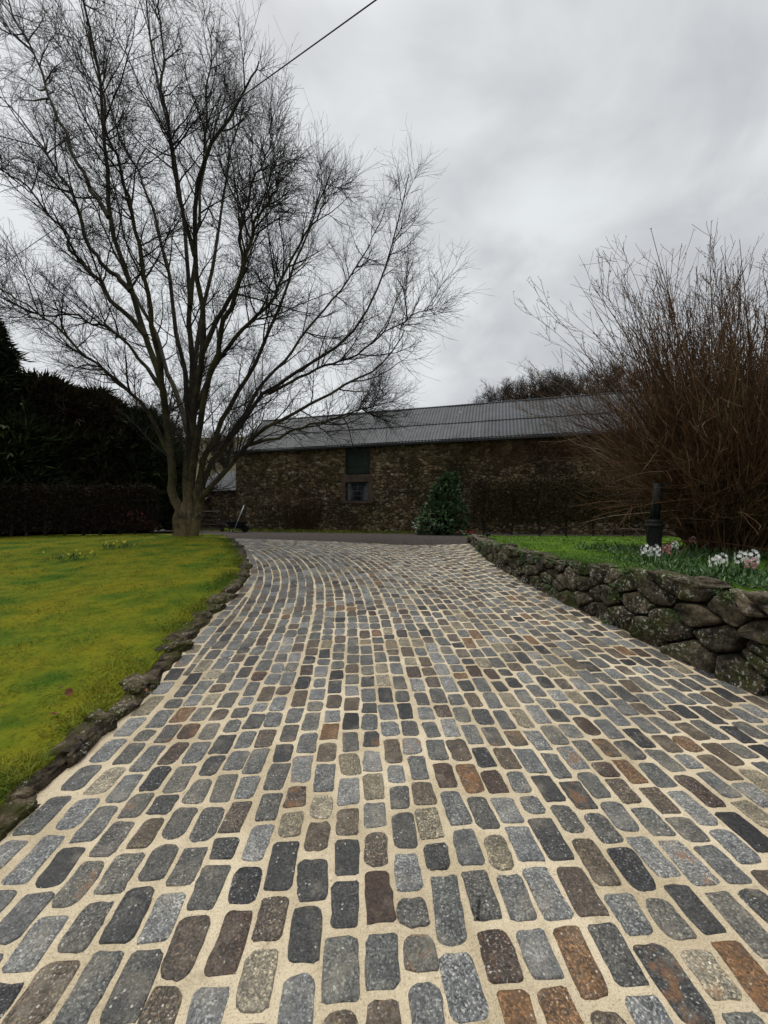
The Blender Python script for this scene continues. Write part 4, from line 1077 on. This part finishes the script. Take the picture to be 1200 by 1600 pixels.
def daffodils(label, px_, py_, n, Y, spread=.12):
    x = (px_ - 600) / 600 * Y; zb = lawnL(x, Y)
    t = thing('daffodil_clump', (x, Y, zb), label, 'flowers', 'daffodils on the mossy lawn')
    m = 16 + 4 * n; C = np.stack([rng.normal(0, spread * .6, m), rng.normal(0, spread * .5, m), np.zeros(m)], 1); D = nrm(rng.normal(0, .35, (m, 3)) + np.array([0, 0, 1]))
    mesh('leaves', *leaves(C, D, nrm(rng.normal(size=(m, 3))), rng.uniform(.12, .22, m), np.full(m, .016)), M['plant_leaf'], t, False, world_space=False)
    for k in range(n):
        c = np.array([rng.normal(0, spread), rng.normal(0, spread * .6), rng.uniform(.14, .22)]); Cs, Ds, Ns = [], [], []
        for q in range(6):
            e = q * math.pi / 3; Cs.append(c); Ds.append((math.cos(e), -.3, math.sin(e))); Ns.append((0, -1, 0))
        mesh('bloom', *leaves(np.array(Cs), np.array(Ds, float), np.array(Ns, float), np.full(6, .028), np.full(6, .016)), M['yellow_petal'], t, False, world_space=False)
daffodils('small daffodil clump, left of the two standing closest to the bare tree', 171, 868, 3, 9.2)
daffodils('small daffodil clump, right of the two standing closest to the bare tree', 195, 868, 3, 9.2)
daffodils('loose scatter of pale daffodils nearest the camera on the mossy lawn', 104, 886, 6, 7.9, .28)

def fallen(label, px_, py_, Y, s, up):
    x = (px_ - 600) / 600 * Y; z = lawnL(x, Y) if x < xl(Y) - .05 else float(G(Y)) + .03
    n = 7; V = []; F = []
    for i in range(n):
        f = i / (n - 1); w = s * .42 * math.sin(math.pi * min(1, f * .96 + .02)) ** .8
        for k in (-1, 0, 1): V.append((k * w, (f - .5) * s, abs(k) * w * .45 + .25 * s * (f - .3) ** 2))
    for i in range(n - 1):
        for k in range(2): F.append((i * 3 + k, i * 3 + k + 1, i * 3 + k + 4, i * 3 + k + 3))
    o = mesh('fallen_leaf', V, F, M['leafbrown'], None, True)
    o.location = (x, Y, z + .02 + up); o.rotation_euler = (R(50) if up else R(14), R(random.uniform(-20, 20)), R(random.uniform(0, 180)))
    tag(o, label, 'leaf', 'fallen leaves at the lawn edge')
fallen('curled red brown leaf standing upright in the mossy grass', 108, 1097, 2.95, .062, .018)
fallen('dark brown leaf lying in the grass nearest the camera', 85, 1133, 2.70, .055, 0)
fallen('pinkish brown leaf lodged against the edging stones by the cobbles', 226, 1086, 3.15, .05, .0)

Cl = []
for k in range(150):
    y_ = 1.2 + 9 * random.random() ** 1.6; x_ = float(xl(y_)) - .05 - abs(random.gauss(0, .9)); Cl.append((x_, y_, lawnL(x_, y_) + .012))
Cl = np.array(Cl)
tag(mesh('leaf_litter', *leaves(Cl, nrm(np.stack([rng.normal(size=150), rng.normal(size=150), rng.normal(0, .12, 150)], 1)), np.tile([0, 0, 1.], (150, 1)), rng.uniform(.015, .04, 150), rng.uniform(.006, .022, 150), .3), M['leafbrown'], None, False), kind='stuff')
# ------------------------------------------------------------ small things near the barn
def gate():
    P0, P1 = np.array([-9.1, 18.6]), np.array([-7.75, 18.4]); zb = .72
    t = thing('field_gate', (-8.4, 18.5, zb), 'dark five bar wooden gate between the bare tree and the wheelbarrow', 'gate')
    b = MB()
    for z in (.12, .32, .52, .72, .95): b.tube([(*P0, zb + z), (*P1, zb + z)], [.035, .035], 4)
    b.build('rails', M['wood'], t)
    b = MB(); b.tube([(*P0, zb + .12), (*(P1 * .5 + P0 * .5), zb + .95)], [.03, .03], 4); b.tube([(*P1, zb + .12), (*(P1 * .5 + P0 * .5), zb + .95)], [.03, .03], 4); b.build('braces', M['wood'], t)
    for p in (P0, P1):
        b = MB(); b.tube([(*p, zb - .1), (*p, zb + 1.15)], [.08, .075], 10); b.build('post', M['wood'], t)
gate()
def barrow():
    x, y, zb = -6.75, 17.6, .72
    t = thing('wheelbarrow', (x, y, zb), 'dark wheelbarrow with pale rim standing by the left corner of the barn', 'wheelbarrow')
    b = MB(); lo = [(-.26, -.18, .26), (.22, -.18, .22), (.22, .18, .22), (-.26, .18, .26)]; hi = [(-.44, -.30, .50), (.42, -.30, .50), (.42, .30, .50), (-.44, .30, .50)]
    V = [(x + p[0], y + p[1], zb + p[2]) for p in lo + hi]; b.add(V, [(0, 3, 2, 1), (0, 1, 5, 4), (1, 2, 6, 5), (2, 3, 7, 6), (3, 0, 4, 7)])
    tray = b.build('tray', M['darkblue'], t)
    b = MB(); h5 = [(x + p[0], y + p[1], zb + p[2]) for p in hi]; b.tube(h5 + h5[:1], [.014] * 5, 6); b.build('rim', M['galv'], tray)
    b = MB(); b.tube([(x + .38, y - .03, zb + .17), (x + .38, y + .03, zb + .17)], [.17, .17], 20); b.build('wheel', M['rubber'], t)
    for sy in (-.2, .2):
        b = MB(); b.tube([(x + .38, y + sy * .3, zb + .17), (x - .2, y + sy, zb + .24), (x - .85, y + sy * 1.3, zb + .48)], [.017] * 3, 7); b.build('handle', M['iron'], t)
        b = MB(); b.tube([(x - .22, y + sy, zb + .25), (x - .28, y + sy, zb)], [.015] * 2, 7); b.build('leg', M['iron'], t)
barrow()
pb = MB(); pb.tube([(-6.72, 17.1, .74), (-6.36, 17.45, 1.95)], [.016, .016], 8)
tag(pb.build('pole', M['galv'], None, True), 'thin pale metal pole leaning across the wheelbarrow', 'pole')
def shed():
    x0, x1, y0, y1, zb = -11.55, -9.9, 20.2, 21.6, .70
    t = thing('timber_shed', ((x0 + x1) / 2, y0, zb), 'small brown timber shed half hidden behind the bare tree trunk', 'shed')
    b = MB(); b.box((x0, y0, zb), (x1, y1, zb + 1.35)); b.build('wall', M['shedwood'], t)
    b = MB(); P8 = [(x0 - .1, y0 - .12, zb + 1.36), (x1 + .1, y0 - .12, zb + 1.36), (x1 + .1, y1 + .1, zb + 1.75), (x0 - .1, y1 + .1, zb + 1.75)]; b.hexa(P8 + [(p[0], p[1], p[2] + .06) for p in P8]); b.build('roof', M['wood'], t)
    b = MB(); b.box((x0 + .15, y0 - .03, zb + .05), (x0 + .75, y0 - .004, zb + 1.2)); d = b.build('door', M['wood'], t)
    b = MB(); b.box((x0 + .66, y0 - .06, zb + .6), (x0 + .70, y0 - .031, zb + .72)); b.build('handle', M['iron'], d)
shed()
def red_vehicle():
    x, y, zb = -9.9, 14.3, .76
    t = thing('parked_vehicle', (x, y, zb), 'red vehicle glimpsed through the clipped hedge on the left', 'vehicle')
    b = MB(); prof = [(-1.0, .25), (-1.0, .55), (-.72, .60), (-.45, .92), (.5, .95), (.78, .64), (1.1, .56), (1.12, .25)]; w = .5; V = []
    for sy in (-w, w): V += [(x + p[0], y + sy, zb + p[1]) for p in prof]
    m = len(prof); b.add(V, [tuple(range(m)), tuple(range(m, 2 * m))[::-1]] + [(i, i + m, (i + 1) % m + m, (i + 1) % m) for i in range(m)]); b.build('body', M['red'], t)
    b = MB(); b.add([(x - .62, y - w - .006, zb + .62), (x + .68, y - w - .006, zb + .63), (x + .45, y - w - .006, zb + .90), (x - .42, y - w - .006, zb + .88)], [(0, 1, 2, 3)]); b.build('window', M['glass'], t)
    for wx in (-.65, .7):
        for sy in (-w, w):
            b = MB(); b.tube([(x + wx, y + sy - .09, zb + .21), (x + wx, y + sy + .09, zb + .21)], [.21, .21], 22); wo_ = b.build('wheel', M['rubber'], t)
            b = MB(); b.tube([(x + wx, y + sy - .10, zb + .21), (x + wx, y + sy + .10, zb + .21)], [.11, .11], 16); b.build('rim', M['iron'], wo_)
red_vehicle()
def spot():
    x, y = 3.05, 11.3; zb = lawnR(x, y)
    t = thing('garden_light', (x, y, zb), 'tiny black spike light on the far left corner of the right lawn', 'light')
    b = MB(); b.tube([(x, y, zb - .05), (x, y, zb + .10)], [.010, .010], 8); b.build('spike', M['iron'], t)
    b = MB(); b.tube([(x - .02, y + .05, zb + .10), (x + .02, y - .06, zb + .14)], [.035, .055], 14); b.build('head', M['iron'], t, True)
spot()
def red_plant():
    x, y = 3.05, 13.6; zb = .80
    t = thing('primrose_patch', (x, y, zb), 'low patch of dark red flowers at the foot of the evergreen shrub', 'flowers')
    n = 60; C = np.stack([rng.normal(0, .22, n), rng.normal(0, .12, n), rng.uniform(0, .10, n)], 1); D = nrm(rng.normal(size=(n, 3)) + np.array([0, 0, .6])); N = nrm(rng.normal(size=(n, 3)))
    mesh('leaves', *leaves(C, D, N, np.full(n, .10), np.full(n, .045)), M['plant_leaf'], t, False, world_space=False)
    for k in range(9):
        c = np.array([rng.normal(0, .22), rng.normal(0, .1), rng.uniform(.09, .17)]); e = np.arange(6) * math.pi / 3
        mesh('bloom', *leaves(np.tile(c, (6, 1)), np.stack([np.cos(e), np.full(6, -.3), np.sin(e)], 1), np.tile([0, -1., .3], (6, 1)), np.full(6, .045), np.full(6, .034)), M['red_petal'], t, False, world_space=False)
red_plant()

# ------------------------------------------------------------ overhead cable
A, Bc = np.array(at(640, -38, 7.0)), np.array(at(-160, 520, 30.0))
pts_ = [A + (Bc - A) * f + np.array([0, 0, -.25 * 4 * f * (1 - f)]) for f in np.linspace(0, 1, 24)]
ob = MB(); ob.tube(pts_, [.012] * 24, 6)
tag(ob.build('overhead_cable', M['cable'], None, True), 'black overhead cable slanting across the sky through the bare tree', 'cable')

# ------------------------------------------------------------ far trees on the hill behind the barn
def far_tree_proto(seed):
    r = thing('hill_tree', (0, 0, 0), '', 'tree', 'bare trees on the hill behind the barn')
    H = 8.5; st = []; 
    for k in range(9):
        a = k * 2.4 + seed; l = random.uniform(.5, 1.0)
        st.append(resample([(0, 0, 1.6 + .12 * k), (.5 * l * math.cos(a), .5 * l * math.sin(a), 3.2), (1.6 * l * math.cos(a), 1.6 * l * math.sin(a), 5.4), (2.5 * l * math.cos(a), 2.5 * l * math.sin(a), H - 2.4 * l ** 2 + random.gauss(0, .4))], 12))
    P = np.array(st); Rr = np.broadcast_to(np.linspace(.13, .03, 12), (9, 12)).copy()
    c2, r2 = children(P, Rr, 11, .25, 1, 42, 12, 2.0, .3, 6, .05, .14, .04, .014, .4)
    c3, r3 = children(c2, r2, 9, .15, 1, 45, 14, .95, .3, 4, .05, .16, .02, .010, .3)
    c4, r4 = children(c3, r3, 4, .2, 1, 45, 14, .5, .3, 3, .05, .16, .012, .009, .3)
    b = MB(); b.tube([(0, 0, -.4), (.05, 0, 1.2), (0, 0, 2.8)], [.30, .24, .16], 9); b.build('trunk', M['far_twig'], r, True, world_space=False)
    mesh('crown', *cat(tubes(P, Rr, 5), tubes(c2, r2, 3), tubes(c3, r3, 3), tubes(c4, r4, 3)), M['far_twig'], r, world_space=False)
    return r
protos = [far_tree_proto(k * 1.7) for k in range(3)]
def copy_thing(o):
    c = o.copy(); col.objects.link(c)
    for ch in o.children:
        d = ch.copy(); col.objects.link(d); d.parent = c
        for g2 in ch.children: e = g2.copy(); col.objects.link(e); e.parent = d
    return c
labs = ['leftmost small bare tree showing above the barn ridge', 'second bare tree from the left on the hill above the barn ridge', 'third bare tree from the left on the hill above the barn ridge',
        'fourth bare tree from the left on the hill, where the row above the barn rises', 'tallest bare tree of the row above the barn roof, left of the leafless shrub', 'second tallest bare tree above the barn roof, beside the tallest',
        'bare tree above the barn roof just left of the leafless shrub', 'bare hill tree seen through the left twigs of the leafless shrub', 'rightmost bare hill tree, behind the leafless shrub']
for k, (px_, top, Y, sc_) in enumerate([(752, 622, 52, .82), (780, 606, 50, .9), (803, 600, 54, 1.0), (826, 594, 52, 1.05), (853, 586, 50, 1.15), (880, 584, 53, 1.15), (906, 592, 50, 1.05), (940, 575, 52, 1.1), (985, 580, 51, 1.1)]):
    o = protos[k] if k < 3 else copy_thing(protos[k % 3])
    X = (px_ - 600) / 600 * Y; zt = EYE + (800 - top) / 600 * Y
    zg = float(G(Y)) - .12 + hill_h(X, Y); sc_ = (zt - zg) / 8.3
    o.location = (X, Y, zg); o.scale = (sc_, sc_, sc_); o.rotation_euler = (0, 0, k * 1.3); o['label'] = labs[k]
# thin saplings between the left evergreens and the big tree
for k, (px_, top, Y, sc_) in enumerate([(232, 600, 30, .75), (352, 690, 40, .7), (335, 672, 44, .8)]):
    o = copy_thing(protos[k]); X = (px_ - 600) / 600 * Y
    zg = float(G(Y)) - .12 + hill_h(X, Y); sc_ = (EYE + (800 - top) / 600 * Y - zg) / 8.3
    o.location = (X, Y, zg); o.scale = (sc_,) * 3; o.rotation_euler = (0, 0, k * 2.1)
    o['group'] = 'bare trees behind the big bare tree'
    o['label'] = ['slim bare tree between the dark evergreens and the big bare tree', 'small bare tree on the slope over the slate outbuilding roof, right', 'bare tree on the slope behind the big tree, left of the slate roof'][k]
